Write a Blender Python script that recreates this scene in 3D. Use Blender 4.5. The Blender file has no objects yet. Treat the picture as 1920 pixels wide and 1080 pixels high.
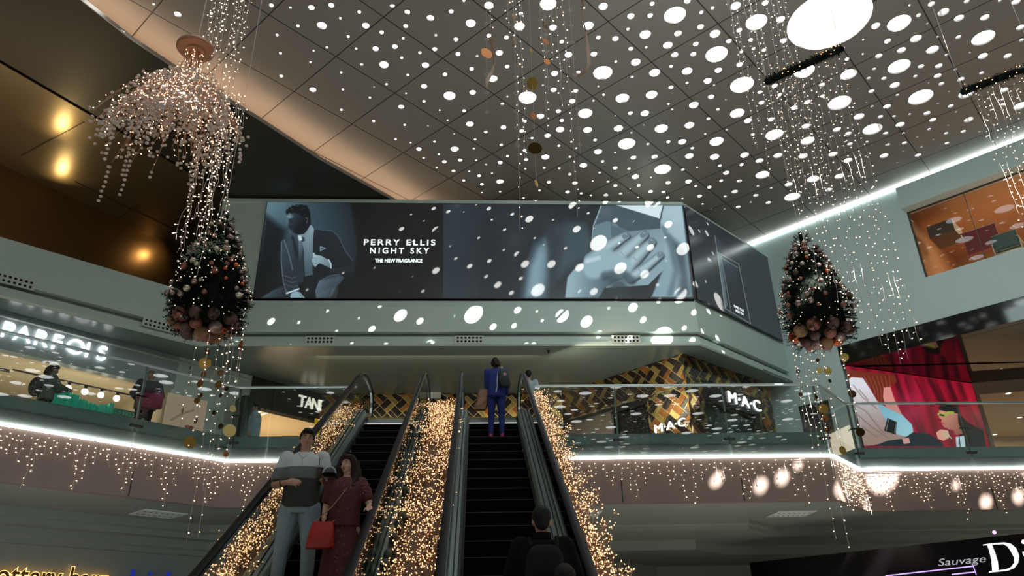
import bpy, math, random
from mathutils import Vector, Matrix, Quaternion
from mathutils.geometry import delaunay_2d_cdt
sc = bpy.context.scene
col = sc.collection
PI = math.pi

# ---------------------------------------------------------------- camera
FPX = 1387.0
def cam_axes():
    e = Vector((893-960, 540-438, -FPX)).normalized()      # escalator slope direction, in camera axes
    z = Vector((900-960, 540+2300, -FPX)).normalized()     # straight up, in camera axes
    n = e.cross(z).normalized(); t = n.cross(e)
    Z = e*0.5 + t*math.sqrt(3)/2
    X = e.cross(Z).normalized(); Y = Z.cross(X)
    return X, Y, Z
AX, AY, AZ = cam_axes()
CAM = Vector((0, 0, 1.6))
RW2C = Matrix((AX, AY, AZ))
cam_d = bpy.data.cameras.new('camera'); cam = bpy.data.objects.new('camera', cam_d); col.objects.link(cam)
cam_d.sensor_width = 36; cam_d.lens = 36*FPX/1920; cam_d.clip_end = 200; cam_d.clip_start = 0.05
cam.matrix_world = Matrix.Translation(CAM) @ RW2C.to_4x4()
sc.camera = cam

# ---------------------------------------------------------------- exposure, sky, sun, added fill lamps
sc.view_settings.view_transform = 'Standard'; sc.view_settings.look = 'None'
sc.view_settings.gamma = 1; sc.view_settings.use_curve_mapping = False
sc.view_settings.exposure = 0.0
sc.cycles.max_bounces = 8; sc.cycles.diffuse_bounces = 3; sc.cycles.glossy_bounces = 4
sc.cycles.transmission_bounces = 6; sc.cycles.transparent_max_bounces = 24
sc.cycles.sample_clamp_indirect = 4; sc.cycles.caustics_reflective = False; sc.cycles.caustics_refractive = False
sc.cycles.use_denoising = True
w = bpy.data.worlds.new('sky'); sc.world = w; w.use_nodes = True
w.node_tree.nodes['Background'].inputs[0].default_value = (0.93, 0.97, 1.0, 1)
w.node_tree.nodes['Background'].inputs[1].default_value = 3.6
def lamp(name, kind, loc, energy, color=(1, 1, 1), **kw):
    d = bpy.data.lights.new(name, kind); d.energy = energy; d.color = color
    rot = kw.pop('rot', None); to = kw.pop('to', None)
    for k, v in kw.items(): setattr(d, k, v)
    o = bpy.data.objects.new(name, d); col.objects.link(o); o.location = loc
    if to is not None: o.rotation_euler = (Vector(to)-Vector(loc)).to_track_quat('-Z', 'Y').to_euler()
    if rot is not None: o.rotation_euler = rot
    return o
SUN_EL, SUN_AZ = math.radians(48), math.radians(-20)   # sun behind the camera
sd = Vector((math.sin(SUN_AZ)*math.cos(SUN_EL), math.cos(SUN_AZ)*math.cos(SUN_EL), -math.sin(SUN_EL)))
lamp('sun', 'SUN', (0, -10, 40), 46.0, (1, 0.97, 0.9), angle=math.radians(0.53), to=tuple(Vector((0, -10, 40))+sd))
# unseen fill lamp added under the closed ceiling, above the camera
lamp('overhead_fill', 'AREA', (0.5, 5.0, 15.7), 400.0, (0.86, 0.97, 0.95), shape='RECTANGLE', size=12, size_y=6, rot=(0, 0, 0))

lamp('right_wall_fill', 'AREA', (6, 9, 15.5), 460.0, (0.80, 1.0, 0.98), shape='RECTANGLE', size=7, size_y=4, to=(13.5, 21.0, 11.5))  # added fill, brightens the diagonal right wall
lamp('third_level_fill', 'AREA', (-14.0, 17.0, 11.7), 80.0, (1.0, 0.82, 0.55), shape='RECTANGLE', size=7, size_y=2.5, rot=(PI, 0, 0.8))  # added fill shining up into the dark bronze area
lamp('gallery_fill', 'AREA', (-1.5, 21.8, 9.7), 26.0, (1.0, 0.82, 0.56), shape='RECTANGLE', size=7, size_y=0.5, to=(-1.5, 25.6, 8.6))  # added fill that brightens the tiled back wall
lamp('gallery_fill_right', 'AREA', (3.2, 20.6, 9.2), 34.0, (1.0, 0.86, 0.62), shape='RECTANGLE', size=3, size_y=0.6, to=(5.4, 22.8, 8.8))  # added fill for the tiled shop corner
lamp('lower_left_fill', 'AREA', (-5.0, 10.5, 1.2), 75.0, (0.78, 0.9, 1.0), shape='RECTANGLE', size=4, size_y=2, to=(-8.6, 15.5, 3.2))  # added fill aimed at the lower left sign wall
lamp('lower_soffit_fill', 'AREA', (5.5, 15.0, 0.4), 60.0, (1.0, 0.97, 0.88), shape='RECTANGLE', size=8, size_y=4, rot=(PI, 0, 0))  # added fill shining up at the lower soffits
# ---------------------------------------------------------------- projection: a pixel of the 1920x1080 frame -> a point of the place
def ray(px, py): return (RW2C @ Vector((px-960, 540-py, -FPX))).normalized()
def U(px, py, x=None, y=None, z=None):
    d = ray(px, py)
    s = (x-CAM.x)/d.x if x is not None else (y-CAM.y)/d.y if y is not None else (z-CAM.z)/d.z
    return CAM + s*d
def UP(px, py, a, b):          # onto the vertical plane through plan points a, b
    d = ray(px, py); n = Vector((b[1]-a[1], -(b[0]-a[0]), 0)); p = Vector((a[0], a[1], 0))
    return CAM + d*(n.dot(p-CAM)/n.dot(d))

# ---------------------------------------------------------------- materials
def lin(c):
    return tuple(((v/255)/12.92 if v/255 <= 0.04045 else ((v/255+0.055)/1.055)**2.4) for v in c)
def mat(name, c, rough=0.5, metal=0.0, noise=0.06, nscale=3.0, emit=None, estr=0.0, bump=0.0, spec=0.5, coat=0.0, sheen=0.0, sampling=None, trans=0.0):
    m = bpy.data.materials.new(name); m.use_nodes = True; nt = m.node_tree; b = nt.nodes['Principled BSDF']
    c = tuple(c)
    b.inputs['Roughness'].default_value = rough; b.inputs['Metallic'].default_value = metal
    b.inputs['Specular IOR Level'].default_value = spec; b.inputs['Coat Weight'].default_value = coat
    b.inputs['Sheen Weight'].default_value = sheen; b.inputs['Transmission Weight'].default_value = trans
    tc = nt.nodes.new('ShaderNodeTexCoord'); nz = nt.nodes.new('ShaderNodeTexNoise')
    nz.inputs['Scale'].default_value = nscale; nz.inputs['Detail'].default_value = 3
    nt.links.new(tc.outputs['Object'], nz.inputs['Vector'])
    mx = nt.nodes.new('ShaderNodeMix'); mx.data_type = 'RGBA'
    mx.inputs['A'].default_value = tuple(max(0, v*(1-noise)) for v in c)+(1,)
    mx.inputs['B'].default_value = tuple(min(1, v*(1+noise)) for v in c)+(1,)
    nt.links.new(nz.outputs['Fac'], mx.inputs['Factor']); nt.links.new(mx.outputs['Result'], b.inputs['Base Color'])
    if bump:
        bp = nt.nodes.new('ShaderNodeBump'); bp.inputs['Strength'].default_value = bump; bp.inputs['Distance'].default_value = 0.02
        nt.links.new(nz.outputs['Fac'], bp.inputs['Height']); nt.links.new(bp.outputs['Normal'], b.inputs['Normal'])
    if emit is not None:
        b.inputs['Emission Color'].default_value = tuple(emit)+(1,); b.inputs['Emission Strength'].default_value = estr
    if sampling: m.cycles.emission_sampling = sampling
    return m
def glow(name, c, s, sampling='AUTO'):
    return mat(name, (0.8, 0.8, 0.8), emit=c, estr=s, sampling=sampling)
def glass_mat(name, tint, refl=1.0, rough=0.0, ior=1.5):
    m = bpy.data.materials.new(name); m.use_nodes = True; nt = m.node_tree; nt.nodes.remove(nt.nodes['Principled BSDF'])
    out = nt.nodes['Material Output']
    fr = nt.nodes.new('ShaderNodeFresnel'); fr.inputs['IOR'].default_value = ior
    tr = nt.nodes.new('ShaderNodeBsdfTransparent'); tr.inputs[0].default_value = tuple(tint)+(1,)
    gl = nt.nodes.new('ShaderNodeBsdfGlossy'); gl.inputs['Roughness'].default_value = rough; gl.inputs[0].default_value = (refl, refl, refl, 1)
    mx = nt.nodes.new('ShaderNodeMixShader')
    nt.links.new(fr.outputs[0], mx.inputs[0]); nt.links.new(tr.outputs[0], mx.inputs[1]); nt.links.new(gl.outputs[0], mx.inputs[2])
    nt.links.new(mx.outputs[0], out.inputs[0]); return m
def vcol_mat(name, attr, estr, rough=0.25):
    m = bpy.data.materials.new(name); m.use_nodes = True; nt = m.node_tree; b = nt.nodes['Principled BSDF']
    a = nt.nodes.new('ShaderNodeVertexColor'); a.layer_name = attr
    nt.links.new(a.outputs['Color'], b.inputs['Emission Color']); b.inputs['Emission Strength'].default_value = estr
    b.inputs['Base Color'].default_value = (0.065, 0.065, 0.067, 1); b.inputs['Specular IOR Level'].default_value = 0.3; b.inputs['Roughness'].default_value = rough
    return m

# ---------------------------------------------------------------- mesh builder
class MB:
    def __init__(s): s.v = []; s.f = []; s.m = []
    def add(s, vs, fs, mi=0):
        n = len(s.v); s.v += [tuple(v) for v in vs]; s.f += [tuple(i+n for i in f) for f in fs]; s.m += [mi]*len(fs); return s
    def box(s, a, b, mi=0, M=None):
        x0, y0, z0 = a; x1, y1, z1 = b
        vs = [Vector(p) for p in ((x0,y0,z0),(x1,y0,z0),(x1,y1,z0),(x0,y1,z0),(x0,y0,z1),(x1,y0,z1),(x1,y1,z1),(x0,y1,z1))]
        if M: vs = [M @ p for p in vs]
        return s.add(vs, [(0,3,2,1),(4,5,6,7),(0,1,5,4),(1,2,6,5),(2,3,7,6),(3,0,4,7)], mi)
    def prism(s, poly, z0, z1, mi=0):          # plan polygon extruded upward
        n = len(poly)
        vs = [(p[0], p[1], z0) for p in poly]+[(p[0], p[1], z1) for p in poly]
        return s.add(vs, [tuple(range(n))[::-1], tuple(range(n, 2*n))]+[(i, (i+1) % n, n+(i+1) % n, n+i) for i in range(n)], mi)
    def tube(s, pts, r, n=6, mi=0, cap=True, closed=False):
        pts = [Vector(p) for p in pts]; k = len(pts)
        rs = r if isinstance(r, (list, tuple)) else [r]*k
        ref = None; rings = []
        for i, p in enumerate(pts):
            t = (pts[(i+1) % k]-pts[i-1]) if closed else (pts[min(i+1, k-1)]-pts[max(i-1, 0)])
            if t.length < 1e-9: t = Vector((0, 0, 1))
            t.normalize()
            if ref is None: ref = t.orthogonal().normalized()
            ref = (ref-t*ref.dot(t)); ref = ref.normalized() if ref.length > 1e-6 else t.orthogonal().normalized()
            bn = t.cross(ref)
            rings.append([p+(ref*math.cos(2*PI*j/n)+bn*math.sin(2*PI*j/n))*rs[i] for j in range(n)])
        vs = [q for rg in rings for q in rg]; fs = []
        for i in range(k if closed else k-1):
            a, b = i*n, ((i+1) % k)*n
            fs += [(a+j, a+(j+1) % n, b+(j+1) % n, b+j) for j in range(n)]
        if cap and not closed: fs += [tuple(range(n))[::-1], tuple((k-1)*n+j for j in range(n))]
        return s.add(vs, fs, mi)
    def ell(s, c, r, mi=0, nu=12, nv=8, M=None):
        if not isinstance(r, (tuple, list)): r = (r, r, r)
        vs = []; c = Vector(c)
        for i in range(nv+1):
            th = PI*i/nv
            for j in range(nu):
                q = Vector((math.sin(th)*math.cos(2*PI*j/nu)*r[0], math.sin(th)*math.sin(2*PI*j/nu)*r[1], math.cos(th)*r[2]))
                vs.append(c+(M @ q if M else q))
        fs = [(i*nu+j, (i+1)*nu+j, (i+1)*nu+(j+1) % nu, i*nu+(j+1) % nu) for i in range(nv) for j in range(nu)]
        return s.add(vs, fs, mi)
    def octa(s, c, r, mi=0, d=None):
        c = Vector(c); l = r*1.6 if d is not None else r
        z = Vector(d).normalized() if d is not None else Vector((0, 0, 1)); x = z.orthogonal().normalized(); y = z.cross(x)
        return s.add([c+x*r, c+y*r, c-x*r, c-y*r, c+z*l, c-z*l], [(0,1,4),(1,2,4),(2,3,4),(3,0,4),(1,0,5),(2,1,5),(3,2,5),(0,3,5)], mi)
    def loft(s, rings, mi=0, cap=True):
        n = len(rings[0]); vs = [p for r in rings for p in r]
        fs = [(i*n+j, i*n+(j+1) % n, (i+1)*n+(j+1) % n, (i+1)*n+j) for i in range(len(rings)-1) for j in range(n)]
        if cap: fs += [tuple(range(n))[::-1], tuple((len(rings)-1)*n+j for j in range(n))]
        return s.add(vs, fs, mi)
    def lathe(s, prof, c=(0, 0, 0), n=24, mi=0, cap=True):
        c = Vector(c)
        return s.loft([[c+Vector((r*math.cos(2*PI*j/n), r*math.sin(2*PI*j/n), z)) for j in range(n)] for r, z in prof], mi, cap)
    def build(s, name, ms, parent=None, smooth=False, origin=None, weld=False):
        me = bpy.data.meshes.new(name)
        vs = s.v
        if origin is not None: o3 = Vector(origin); vs = [tuple(Vector(v)-o3) for v in vs]
        me.from_pydata(vs, [], s.f)
        ms = ms if isinstance(ms, (list, tuple)) else [ms]
        for m in ms: me.materials.append(m)
        if len(ms) > 1: me.polygons.foreach_set('material_index', s.m)
        me.polygons.foreach_set('use_smooth', [smooth]*len(s.f))
        me.validate(); me.update()
        if smooth:
            try: me.set_sharp_from_angle(angle=math.radians(45))
            except Exception: pass
        o = bpy.data.objects.new(name, me); col.objects.link(o)
        if origin is not None: o.location = origin
        if parent is not None:
            o.parent = parent
            if origin is None and parent.type == 'EMPTY':       # parts are given in world coordinates
                o.matrix_parent_inverse = PINV[parent.name]
        return o
PINV = {}
def tag(o, label, cat, group=None, kind=None):
    o['label'] = label; o['category'] = cat
    if group: o['group'] = group
    if kind: o['kind'] = kind
    return o
def thing(name, label, cat, loc=(0, 0, 0), rz=0.0, group=None, local=False):
    o = bpy.data.objects.new(name, None); col.objects.link(o); o.location = loc; o.rotation_euler = (0, 0, rz)
    o.empty_display_size = 0.2
    PINV[o.name] = Matrix() if local else (Matrix.Translation(Vector(loc)) @ Matrix.Rotation(rz, 4, 'Z')).inverted()
    tag(o, label, cat, group); return o
def struct(name, mb, m, **k):
    o = mb.build(name, m, **k); o['kind'] = 'structure'; return o
def dup(root, loc=None, rz=None, label=None, scale=None):
    r = root.copy(); col.objects.link(r)
    if loc is not None: r.location = loc
    if rz is not None: r.rotation_euler[2] = rz
    if scale is not None: r.scale = scale
    if label: r['label'] = label
    for ch in list(root.children):
        c = ch.copy(); col.objects.link(c); c.parent = r; c.matrix_parent_inverse = ch.matrix_parent_inverse.copy()
        for g in list(ch.children):
            d = g.copy(); col.objects.link(d); d.parent = c; d.matrix_parent_inverse = g.matrix_parent_inverse.copy()
    return r
def offs(path, d):            # offset a plan polyline to its right-hand (+) side of travel
    out = []
    for i, p in enumerate(path):
        p = Vector(p[:2]); ns = []
        if i > 0: t = (p-Vector(path[i-1][:2])).normalized(); ns.append(Vector((t.y, -t.x)))
        if i < len(path)-1: t = (Vector(path[i+1][:2])-p).normalized(); ns.append(Vector((t.y, -t.x)))
        n = sum(ns, Vector((0, 0))).normalized(); n = n/max(0.4, n.dot(ns[0]))
        out.append((p+n*d)[:])
    return out
def sweep(mb, path, prof, mi=0):   # profile of (offset, z) pairs along a plan polyline, open strip (list of bands)
    rows = [[(q[0], q[1], z) for q in offs(path, d)] for d, z in prof]
    n = len(path); vs = [p for r in rows for p in r]
    fs = [(i*n+j, (i+1)*n+j, (i+1)*n+j+1, i*n+j+1) for i in range(len(rows)-1) for j in range(n-1)]
    return mb.add(vs, fs, mi)
def text_mesh(body, size, extrude=0.0, spacing=1.0, shear=0.0, align='CENTER', bevel=0.0):
    cu = bpy.data.curves.new('lettering', 'FONT'); cu.body = body; cu.size = size; cu.extrude = extrude
    cu.space_character = spacing; cu.shear = shear; cu.align_x = align; cu.align_y = 'CENTER'; cu.resolution_u = 4; cu.offset = bevel
    o = bpy.data.objects.new('lettering', cu); col.objects.link(o)
    dg = bpy.context.evaluated_depsgraph_get(); me = bpy.data.meshes.new_from_object(o.evaluated_get(dg))
    bpy.data.objects.remove(o); return me
def place_text(name, body, size, m, origin, right, up, parent=None, extrude=0.01, spacing=1.0, shear=0.0, align='CENTER', bevel=0.0, width=None):
    me = text_mesh(body, size, extrude, spacing, shear, align, bevel)
    if width:
        xs = [v.co.x for v in me.vertices]; k = width/(max(xs)-min(xs))
        for v in me.vertices: v.co.x *= k
    r = Vector(right).normalized(); u = Vector(up).normalized(); n = r.cross(u)
    M = Matrix((r, u, n)).transposed().to_4x4(); M.translation = Vector(origin)
    me.transform(M); me.materials.clear(); me.materials.append(m)
    o = bpy.data.objects.new(name, me); col.objects.link(o)
    if parent is not None:
        o.parent = parent
        if parent.type == 'EMPTY': o.matrix_parent_inverse = PINV[parent.name]
    return o
# ================================================================ STRUCTURE
H2, H3, ZC = 5.7, 11.4, 15.8
M_wall = mat('wall_paint', (0.58, 0.69, 0.65), rough=0.38, noise=0.04, nscale=0.6, spec=0.35)
M_wallr = mat('wall_paint_right', (0.62, 0.74, 0.73), rough=0.5, noise=0.04, nscale=0.5)
M_mould = mat('moulding_paint', (0.50, 0.55, 0.51), rough=0.35, noise=0.04, nscale=0.8)
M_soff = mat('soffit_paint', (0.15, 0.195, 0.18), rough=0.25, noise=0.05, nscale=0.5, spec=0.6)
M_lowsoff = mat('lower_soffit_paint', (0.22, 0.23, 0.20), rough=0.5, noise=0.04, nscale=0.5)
M_floor = mat('lower_floor_stone', (0.36, 0.36, 0.34), rough=0.25, noise=0.1, nscale=1.5)
M_slab = mat('slab_edge_paint', (0.55, 0.62, 0.62), rough=0.4, noise=0.05)
M_fascia = mat('fascia_panel', (0.19, 0.135, 0.115), rough=0.42, noise=0.06, nscale=1.5)
M_dark = mat('black_gap', (0.015, 0.013, 0.012), rough=0.6)
M_strip = glow('fascia_light_strip', (1.0, 0.97, 0.9), 6.0)
M_cove = glow('cove_light', (0.86, 0.97, 0.95), 5.0)
M_bronze = mat('bronze_panel', (0.20, 0.15, 0.09), rough=0.36, metal=0.75, noise=0.06, nscale=0.4)
M_bronze_d = mat('dark_bronze_panel', (0.06, 0.05, 0.036), rough=0.42, metal=0.5, noise=0.06, nscale=0.4)
M_bronze_w = mat('brown_gloss_panel', (0.16, 0.085, 0.035), rough=0.32, metal=0.7, noise=0.08, nscale=0.4)

# ---- ceiling with real holes
def ceiling_material():
    m = mat('ceiling_panel', (0.27, 0.232, 0.21), rough=0.45, noise=0.03, nscale=0.3)
    nt = m.node_tree; b = nt.nodes['Principled BSDF']; N = nt.nodes.new; L = nt.links.new
    tc = N('ShaderNodeTexCoord'); sp = N('ShaderNodeSeparateXYZ'); L(tc.outputs['Object'], sp.inputs[0])
    def line(sx, sy, ph):
        a = N('ShaderNodeMath'); a.operation = 'MULTIPLY'; L(sp.outputs['X'], a.inputs[0]); a.inputs[1].default_value = sx
        c = N('ShaderNodeMath'); c.operation = 'MULTIPLY_ADD'; L(sp.outputs['Y'], c.inputs[0]); c.inputs[1].default_value = sy; L(a.outputs[0], c.inputs[2])
        d = N('ShaderNodeMath'); d.operation = 'SUBTRACT'; L(c.outputs[0], d.inputs[0]); d.inputs[1].default_value = ph
        e = N('ShaderNodeMath'); e.operation = 'PINGPONG'; L(d.outputs[0], e.inputs[0]); e.inputs[1].default_value = 1.0
        g = N('ShaderNodeMath'); g.operation = 'LESS_THAN'; L(e.outputs[0], g.inputs[0]); g.inputs[1].default_value = 0.016
        return g
    q = 1/math.sqrt(2)
    l1, l2 = line(q, q, 0.13), line(-q, q, 1.42)
    mx = N('ShaderNodeMath'); mx.operation = 'MAXIMUM'; L(l1.outputs[0], mx.inputs[0]); L(l2.outputs[0], mx.inputs[1])
    old = b.inputs['Base Color'].links[0].from_socket
    mc = N('ShaderNodeMix'); mc.data_type = 'RGBA'; L(mx.outputs[0], mc.inputs['Factor']); L(old, mc.inputs['A']); mc.inputs['B'].default_value = (0.02, 0.018, 0.016, 1)
    L(mc.outputs['Result'], b.inputs['Base Color']); return m
Z2 = [78,27,12,174,40,8,281,39,16,382,27,15,333,130,25,212,131,9,427,92,7,523,61,10,690,32,13,766,62,15,883,92,20,988,58,13,1087,118,26,1053,3,8,556,130,19,636,164,12,758,132,12,107,177,8,467,185,8,745,194,8,911,178,7,1012,200,13,606,247,16,703,236,15,507,246,7,359,240,7,292,257,6,124,270,8,905,249,13,1023,274,13,830,267,9,738,293,8,535,328,9,276,315,6,648,328,24,858,330,19,128,385,10,431,367,7,769,379,8,957,377,12,1092,349,12,1120,284,7,288,454,17,440,453,7,597,442,6,661,426,7,851,437,16,1097,468,17,980,485,31,759,472,6,577,494,7,851,513,9,432,556,8,735,542,16,930,558,5,1054,561,10,596,613,8,753,632,7,870,638,6,970,608,5,1083,628,20,1003,679,6,707,705,7,783,722,5,904,717,7,1110,706,7,825,755,14,1006,755,21,1103,754,8,849,799,7,926,781,6,954,819,12,1034,811,12,1115,811,6,915,849,6,1000,866,10,1080,868,6,1130,890,10,1052,914,8,1143,933,12,1142,974,6]
Z3 = [45,28,24,98,268,19,200,133,27,207,70,12,45,181,13,134,190,13,345,20,43,370,140,20,415,211,12,448,278,20,138,337,12,66,399,24,139,489,5,113,527,10,240,495,47,378,372,19,373,455,16,468,512,17,485,460,13,549,130,27,577,274,17,624,33,24,527,40,7,764,82,19,750,147,9,600,190,12,686,196,17,764,247,13,842,240,7,837,175,29,862,79,15,872,19,13,987,77,57,1051,5,17,1178,40,10,1121,63,11,1117,136,17,1003,170,20,951,230,25,1093,223,15,1190,171,27,1261,208,15,1295,30,26,1400,112,55,1313,153,15,688,312,8,789,315,25,986,279,19,1080,276,16,1198,275,57,968,336,10,885,368,28,771,390,8,622,369,50,599,439,7,625,480,8,498,367,12,1049,361,27,1049,420,8,1153,410,22,1207,356,19,1315,327,17,1327,430,60,1185,433,7,967,443,13,721,498,35,869,480,30,575,510,6,533,574,37,762,573,13,835,574,22,955,526,7,974,554,6,1083,532,25,1170,491,17,1244,506,6,1204,555,11,1303,574,37,1357,611,20,686,587,6,701,650,24,829,634,6,767,673,7,918,651,34,1061,634,25,1157,601,10,1250,658,7,1141,678,6,545,658,23,406,656,22,415,610,12,397,563,14,306,588,20,226,614,12,119,645,15,30,668,10,211,663,13,343,687,17,264,699,8,463,718,6,583,709,10,743,728,45,851,729,8,954,718,11,1024,718,21,1198,716,36,1076,750,9,400,738,8,108,734,9,226,761,10,598,768,21,685,772,6,777,798,15,885,794,17,1060,790,22,1188,794,24,331,795,21,234,808,11,140,790,8,455,794,7,102,823,13,523,838,20,621,817,9,685,850,13,755,854,9,925,858,43,1028,860,10,1100,847,6,1215,839,10,1325,834,11,1340,785,22,1415,815,20,326,850,7,402,852,7,230,854,6,30,834,7,61,877,6,455,882,9,605,874,8,787,895,19,867,898,5,1247,875,16,1430,886,35,102,920,19,10,933,10,349,922,11,481,927,14,571,917,5,648,921,9,686,940,11,804,939,10,953,925,14,1056,919,17,1222,915,10,1313,917,14,760,956,5,864,970,13,1093,942,8,1161,948,12,102,970,6,302,964,7,444,972,12,513,979,8,562,989,6,637,989,13,712,982,10,802,999,5,929,972,10,951,1000,9,1112,993,13,1025,1005,5,1241,996,9,1290,971,16,1397,990,14,1127,1034,8,1170,1058,6,1238,1058,6,1308,1049,13,1371,1024,7,10,975,5]
Z4 = [148,15,17,17,153,16,28,262,10,20,327,18,227,98,22,75,202,12,90,246,10,142,254,12,240,207,18,708,20,20,880,26,6,990,20,17,925,77,12,1050,62,27,1168,8,14,1129,93,24,1260,90,22,1335,5,10,1418,10,22,708,131,22,826,118,58,968,121,7,645,201,6,768,208,17,911,196,28,1021,188,8,1126,189,14,1252,193,55,1440,140,20,1446,204,12,643,273,6,723,284,18,838,255,22,995,253,30,1066,279,10,1184,267,7,1250,285,23,1375,284,19,700,350,10,826,338,55,937,337,16,1027,335,18,1110,353,9,563,299,12,536,245,15,571,377,40,672,397,10,749,398,13,908,387,11,1021,385,19,1040,425,14,1138,403,18,1244,371,12,804,432,24,974,420,6,345,360,53,197,434,16,436,430,16,121,467,12,130,520,15,222,480,12,363,517,17,296,545,17,440,486,12,525,522,57,686,463,15,617,450,5,817,482,9,935,493,60,1078,463,6,1166,475,37,1358,457,20,661,519,6,689,539,9,765,540,19,1021,525,7,1087,538,14,1349,530,12,1440,537,32,623,591,26,731,592,14,800,590,10,880,579,8,967,574,17,1113,567,7,996,608,17,1178,607,22,178,605,16,62,610,18,354,640,22,510,657,20,691,655,48,831,632,22,978,655,10,1075,634,6,85,682,11,195,682,45,362,714,35,569,677,16,757,676,14,848,676,9,918,694,6,663,719,9,1064,676,11,1151,667,13,1232,667,7,999,707,6,1068,726,12,577,730,14,768,733,12,853,725,13,939,745,7,689,735,4,212,788,22,340,791,24,491,781,22,567,813,22,657,790,7,847,765,5,922,787,16,750,789,21,817,823,5,144,887,42,392,907,32,524,893,24,18,916,14,111,943,8,178,953,8,267,935,20,102,990,14,470,961,19,285,998,40,75,1025,8,163,1027,14,28,834,10,45,785,22,119,815,20,10,1050,14]
holes = []
def add_hole(x, y, r, lim=0.03):
    for h in holes:
        if (h[0]-x)**2+(h[1]-y)**2 < (h[2]+r+lim)**2: return False
    holes.append((x, y, r)); return True
p = U(1555, 38, z=ZC); add_hole(p.x, p.y, 1.03)
q3 = [(Z3[i]/2.7+900, Z3[i+1]/2.7, Z3[i+2]/2.7) for i in range(0, len(Z3), 3)]
q2 = [(Z2[i]/2.7+480, Z2[i+1]/2.7, Z2[i+2]/2.7) for i in range(0, len(Z2), 3)]
q4 = [(Z4[i]/2.7+1380, Z4[i+1]/2.7, Z4[i+2]/2.7) for i in range(0, len(Z4), 3)]
q1 = [(288, 8, 2.5), (333, 27, 7), (396, 25, 3)]
for hx, hy, hr in q3+q2+q4+q1:
    p = U(hx, hy, z=ZC); depth = -(RW2C.transposed() @ (p-CAM)).z
    add_hole(p.x, p.y, hr*depth/FPX*0.97)
rnd = random.Random(5)
VIEWH = len(holes)
for _ in range(2600):        # the rest of the roof: above, beside and behind the camera
    x, y = rnd.uniform(-12, 24), rnd.uniform(-30, 13.2)
    c = RW2C.transposed() @ (Vector((x, y, ZC))-CAM)
    if c.z < 0 and 540-FPX*c.y/-c.z > -12 and 0 < 960+FPX*c.x/-c.z < 1930: continue
    if y > 12.0-0.35*max(0, x-8) and x > 5 and c.z < 0 and 540-FPX*c.y/-c.z > -12: continue
    r = rnd.choice([0.08, 0.1, 0.12, 0.15, 0.2, 0.28, 0.42])
    if -6.5 < x < 7.5 and 1.5 < y < 8.5: continue           # the added overhead fill lamp hangs there
    k = [(ZC-zz)/math.tan(SUN_EL) for zz in (1.5, 3.5, 5.5, 7.0)]
    if any(-3.3 < x+q*math.sin(SUN_AZ) < 2.2 and 4.0 < y+q*math.cos(SUN_AZ) < 17.0 for q in k): continue
    if r > 0.13 and any(-10.5 < x+q*math.sin(SUN_AZ) < -5.0 and 15.3 < y+q*math.cos(SUN_AZ) < 20 for q in k[2:]): continue
    add_hole(x, y, r, 0.12)
def build_ceiling():
    verts = []; edges = []
    X0, X1, Y0, Y1 = -26, 30, -32, 34
    outer = [(X0, Y0), (X1, Y0), (X1, Y1), (X0, Y1)]
    verts += outer; edges += [(0, 1), (1, 2), (2, 3), (3, 0)]
    segs = []
    for k, (x, y, r) in enumerate(holes):
        n = (28 if r > 0.3 else 18 if r > 0.12 else 12) if k < VIEWH else 10
        b = len(verts)
        verts += [(x+r*math.cos(2*PI*j/n), y+r*math.sin(2*PI*j/n)) for j in range(n)]
        edges += [(b+j, b+(j+1) % n) for j in range(n)]; segs.append((b, n))
    vo, eo, fo, ov, oe, of = delaunay_2d_cdt([Vector(v) for v in verts], edges, [], 0, 1e-5)
    # drop triangles inside a hole
    cell = {}
    for h in holes+[None]:
        if h is None: continue
        for gx in range(int((h[0]-h[2])//1), int((h[0]+h[2])//1)+1):
            for gy in range(int((h[1]-h[2])//1), int((h[1]+h[2])//1)+1): cell.setdefault((gx, gy), []).append(h)
    keep = []
    for f in fo:
        cx = sum(vo[i].x for i in f)/3; cy = sum(vo[i].y for i in f)/3
        if any((h[0]-cx)**2+(h[1]-cy)**2 < h[2]**2*0.97 for h in cell.get((int(cx//1), int(cy//1)), [])): continue
        keep.append(tuple(f)[::-1])
    mb = MB(); mb.add([(v.x, v.y, ZC) for v in vo], keep)
    for b, n in segs:
        pts = verts[b:b+n]; t = 0.05
        vs = [(p[0], p[1], ZC) for p in pts]+[(p[0], p[1], ZC+t) for p in pts]
        mb.add(vs, [(j, (j+1) % n, n+(j+1) % n, n+j) for j in range(n)])
    return struct('ceiling', mb, ceiling_material())
build_ceiling()
# roof steel above the perforated panels
mb = MB()
for k in range(9):
    x = -6+k*3.1
    for zz in (16.9, 17.5): mb.tube([(x-16, -2, zz), (x+14, 36, zz)], 0.06, 5)
    for j in range(14):
        t0, t1 = j/14, (j+1)/14
        a = Vector((x-16, -2, 16.9)).lerp(Vector((x+14, 36, 16.9)), t0); b = Vector((x-16, -2, 17.5)).lerp(Vector((x+14, 36, 17.5)), (t0+t1)/2); c = Vector((x-16, -2, 16.9)).lerp(Vector((x+14, 36, 16.9)), t1)
        mb.tube([a, b, c], 0.035, 4)
o = struct('trim_1', mb, mat('roof_steel', (0.75, 0.78, 0.76), rough=0.4)); 

# unseen block added above the roof, only to keep sun off the right wall
struct('wall_sun_blocker', MB().box((13.2, 8.0, 16.2), (32, 9.5, 36)), M_wall)
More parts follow.
